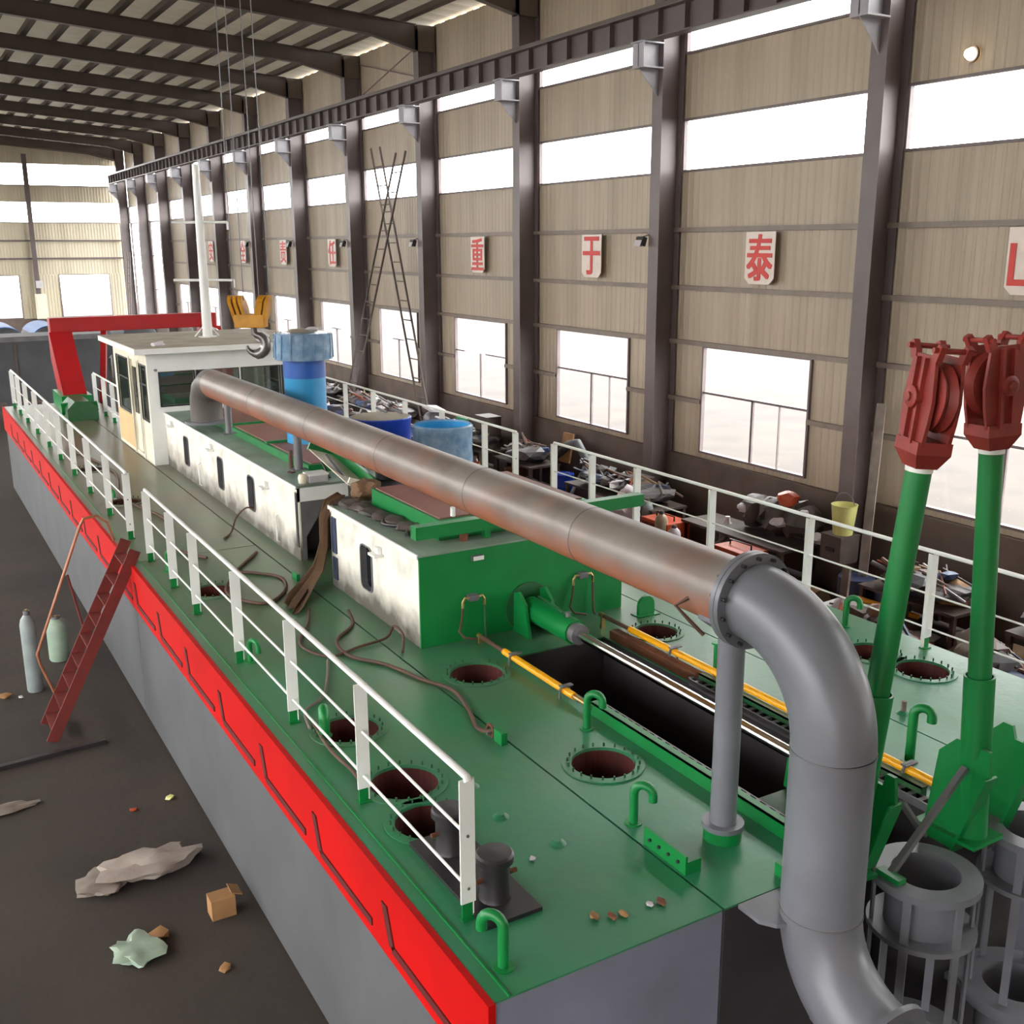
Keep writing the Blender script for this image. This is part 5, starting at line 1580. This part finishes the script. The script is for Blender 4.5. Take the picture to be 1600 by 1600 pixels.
crate(14.2, 19.0, 0, 0.7, 0.7, 0.58, 'rust', 'rusty box under the tall white sack')
crate(14.75, 20.6, 0, 0.6, 0.9, 0.5, 'rust', 'low rusty box before the second window', 0)
t = root('electric_motor', 'white electric motor lying on the low rusty box', 'motor', (14.75, 20.6, 0.53))
MB().lathe([(0, -.35), (.12, -.33), (.2, -.22), (.2, .22), (.14, .3), (0, .32)], (14.75, 20.6, 0.74), 18, 'Y').build('casing', 'bag', t)
MB().box(14.55, 14.95, 20.4, 20.8, 0.525, 0.57).build('foot', 'steel', t, smooth=False)
MB().cyl((14.75, 20.2, .74), (14.75, 20.32, .74), .03, n=8).build('shaft', 'steel', t)
tag(MB().obox((15.55, 23.6, 1.45), (0.06, 0.42, 0.8), (0, 0.2, 0.1)).build('timber_board', 'wood', smooth=False), 'short tan board leaning upright behind the blue drum', 'board')
t = root('bent_duct', 'bent grey duct pipe lying on the rack beneath the second window', 'duct', (15.3, 22.9, 1.05))
MB().tube([(15.5, 24.0, 1.15), (15.4, 23.3, 1.6), (15.3, 22.7, 1.75), (15.2, 22.1, 1.35), (15.1, 21.7, 1.05)], 0.11, 14).build('duct', 'tank', t)
MB().ring((15.5, 24.0, 0), 0.1, 0.14, 1.05, 1.1, 14).build('flange', 'steel', t)
crate(14.95, 19.7, 1.0, .5, .8, .45, 'tank', 'grey box on the rack behind the white sack')
t = root('pale_lump', None, None) if False else None
tag(MB().blob((15.1, 14.9, 1.85), (0.2, 0.26, 0.18), 51, 0.5, 2).build('orange_rag', 'orange'), 'orange brown rag topping the dark pile under the widest window', 'rag')
pl = MB()
for k in range(5):
    pl.blob((15.1 + .1 * (k % 2), 14.4 + .35 * k, 1.47), (.35, .34, .32 + .05 * (k % 3)), 60 + k, .5, 2)
tag(pl.build('tarp_pile', 'tarp'), 'dark heap of covers on the rack under the widest window', 'pile')
for i, (x, y, z, s, m, lab) in enumerate(((15.0, 14.35, 1.68, .1, 'pale', 'silvery scrap on the near side of the dark pile'), (14.9, 15.9, 1.5, .13, 'pale', 'pale crumpled piece on the far side of the dark pile'), (14.85, 14.9, 1.42, .14, 'bag', 'white rag low on the front of the dark pile'), (15.0, 13.9, 1.3, .16, 'pale', 'light metal box-like lump at the near end of the dark pile'))):
    tag(MB().blob((x, y, z), (s, s * 1.5, s * .7), 70 + i, .6, 2).build('pale_scrap', m), lab, 'scrap', 'pale pieces on the dark pile')
t = root('plastic_bucket', 'yellowish plastic bucket on the rack beside the column', 'bucket', (15.0, 13.35, 0.95))
MB().lathe([(0, 1.5), (.18, 1.5), (.24, 2.05), (.25, 2.07), (.23, 2.07), (.17, 1.53)], (15.05, 13.4, 0), 20).build('shell', 'bucket', t)
MB().tube(arc((15.05, 13.4, 2.05), 0.24, 0.2, PI - .2, 8, 'YZ'), 0.008, 6).build('bail_handle', 'steel', t)
crate(15.05, 13.45, 0.95, .5, .5, .52, 'rack', 'dark box carrying the yellowish bucket')
drum(14.6, 12.6, 0, .32, .95, 'navy', 'dark navy drum before the rack, right behind the rail past the bucket')
drum(14.7, 11.85, 0, .32, .95, 'navy', 'dark navy drum before the rack, next to the first green post')
t = root('cable_roll', 'brown roll of matting lying behind the rail by the elbow', 'roll', (14.5, 14.0, 0))
MB().lathe([(0, -.6), (.28, -.6), (.3, -.55), (.3, .55), (.28, .6), (0, .6)], (14.3, 13.75, .3), 20, 'Y').build('roll', 'cloth', t)
MB().ring((14.3, 13.75, .3), .29, .31, -.2, -.1, 20, 'Y').build('strap', 'black', t)
t = root('grey_board', 'grey upright board leaning behind the far vent by the rail', 'board', (13.5, 11.9, 0))
MB().obox((13.5, 11.9, .75), (.05, .16, 1.5), (0, .05, 0)).build('board', 'greywood', t, smooth=False)
MB().box(13.42, 13.6, 11.8, 12.0, 0, .04).build('foot', 'greywood', t, smooth=False)
tag(MB().cyl((14.2, 12.2, .72), (14.6, 11.2, .6), .05, n=10).build('yellow_bar', 'yellow'), 'yellow bar lying across the clutter between the green posts and the elbow', 'bar')
crate(14.35, 11.7, 0, .6, 1.3, .55, 'rack', 'dark box under the yellow bar')
for k in range(6):
    tag(MB().bar((15.1 - .22 * k, 12.2 - .1 * k, .12 + .1 * (k % 3)), (14.7 - .22 * k, 8.6 - .25 * k, .1 + .09 * ((k + 1) % 3)), .16, .07).build('timber_plank', ('greywood', 'steel', 'wood', 'greywood', 'rack', 'greywood')[k], smooth=False), 'plank in the loose stack on the floor between the green posts, %s from the wall' % ('first', 'second', 'third', 'fourth', 'fifth', 'sixth')[k], 'plank', 'planks on the floor by the window wall')
tag(MB().obox((14.3, 10.9, .45), (.6, .55, .02), (.1, .15, .4)).build('pale_sheet', 'pale', smooth=False), 'pale triangular sheet lying on the planks between the green posts', 'sheet')
tag(MB().blob((14.9, 10.8, 1.1), (.3, .35, .25), 81, .4, 2).build('cardboard_heap', 'wood'), 'tan cardboard heap on the rack between the green posts', 'cardboard')
tag(MB().blob((14.6, 10.05, .35), (.4, .45, .35), 82, .5, 3).build('grey_sack', 'paper'), 'grey sack on the floor right of the second green post', 'sack')
tag(MB().blob((14.9, 9.4, .3), (.3, .4, .25), 83, .5, 2).build('brown_sack', 'cloth'), 'brown sack on the floor near the picture edge past the second post', 'sack')
tag(MB().box(13.2, 14.4, 8.3, 9.4, .0, .42).build('white_slab', 'pale', smooth=False, bevel=.02), 'pale flat slab at the picture edge beyond the deck rail', 'slab')
tag(MB().blob((15.1, 11.6, 1.15), (.2, .24, .18), 84, .5, 2).build('white_rag', 'bag'), 'white rag on the rack between the two green posts', 'rag')
# farther clutter
crate(15.0, 27.0, 1.0, .5, .7, .9, 'rack', 'tall dark cabinet on the rack before the third window')
crate(14.9, 25.6, 0, .6, .8, .9, 'tank', 'dark grey cabinet by the column before the third window')
t = root('fan_motor', 'grey fan motor with a pale cover on the rack past the third window', 'motor', (14.9, 30.2, 1.0))
MB().lathe([(0, -.25), (.3, -.25), (.32, 0), (.25, .3), (0, .32)], (14.9, 30.4, 1.32), 18, 'Y').build('casing', 'steel', t)
MB().box(14.7, 15.1, 30.1, 30.7, 1.0, 1.06).build('foot', 'rack', t, smooth=False)
MB().obox((14.9, 30.4, 1.7), (.5, .7, .08), (.1, .1, 0)).build('cover', 'pale', t, smooth=False)
for i, (x, y, z, m, lab) in enumerate(((15.0, 33.6, 1.0, 'tank', 'grey lump of machinery on the rack by the crossing ladders'), (15.1, 35.6, 1.0, 'pale', 'pale lump of machinery under the ladder window'), (14.9, 39.6, 1.0, 'paper', 'pale bundle on the rack just past the ladders'), (15.0, 41.5, 1.0, 'navy', 'navy bundle on the rack behind the blue funnel'), (14.0, 28.2, 0, 'rust', 'rusty lump on the floor behind the blue drums'))):
    tag(MB().blob((x, y, z + .22), (.35, .5, .25), 90 + i, .6, 2).build('machine_lump', m), lab, 'machinery')
drum(14.4, 24.4, 0, .3, .9, 'rust', 'rusty drum by the column next to the blue drum')
drum(14.2, 32.2, 0, .3, .9, 'navy', 'dark drum standing behind the pale blue silencer')
drum(14.0, 26.5, 0, .3, .9, 'rack', 'black drum before the third window')
t = root('green_gas_bottle', 'green and white bottle standing behind the orange machine', 'gas cylinder', (14.9, 16.5, 0))
MB().lathe([(0, 0), (.16, 0), (.17, .05), (.17, .8), (.12, 1.0)], (14.9, 16.4, 0), 18).build('body', 'gasgreen', t)
MB().lathe([(.12, 1.0), (.06, 1.1), (.05, 1.2), (0, 1.2)], (14.9, 16.4, 0), 18).build('shoulder', 'bag', t)
for i, (p, q, m, lab) in enumerate((((13.3, 16.3, .05), (14.45, 15.9, .95), 'steel', 'pale steel tube leaning over the orange machine'), ((13.8, 16.6, .05), (14.6, 15.6, .8), 'tank', 'grey tube leaning between the orange machines'), ((14.0, 21.6, .05), (15.4, 22.4, 1.3), 'steel', 'grey tube leaning beside the blue drum'), ((13.9, 9.6, .1), (14.9, 7.2, .35), 'greywood', 'grey timber lying at the picture edge behind the rail'))):
    tag(MB().cyl(p, q, .05, n=10).build('loose_tube', m), lab, 'tube')

# ground outside the windows
yard = MB().box(-140, 160, -120, 240, -0.35, -0.21).build('ground_outside', 'conc', smooth=False)
tag(yard, kind='structure')
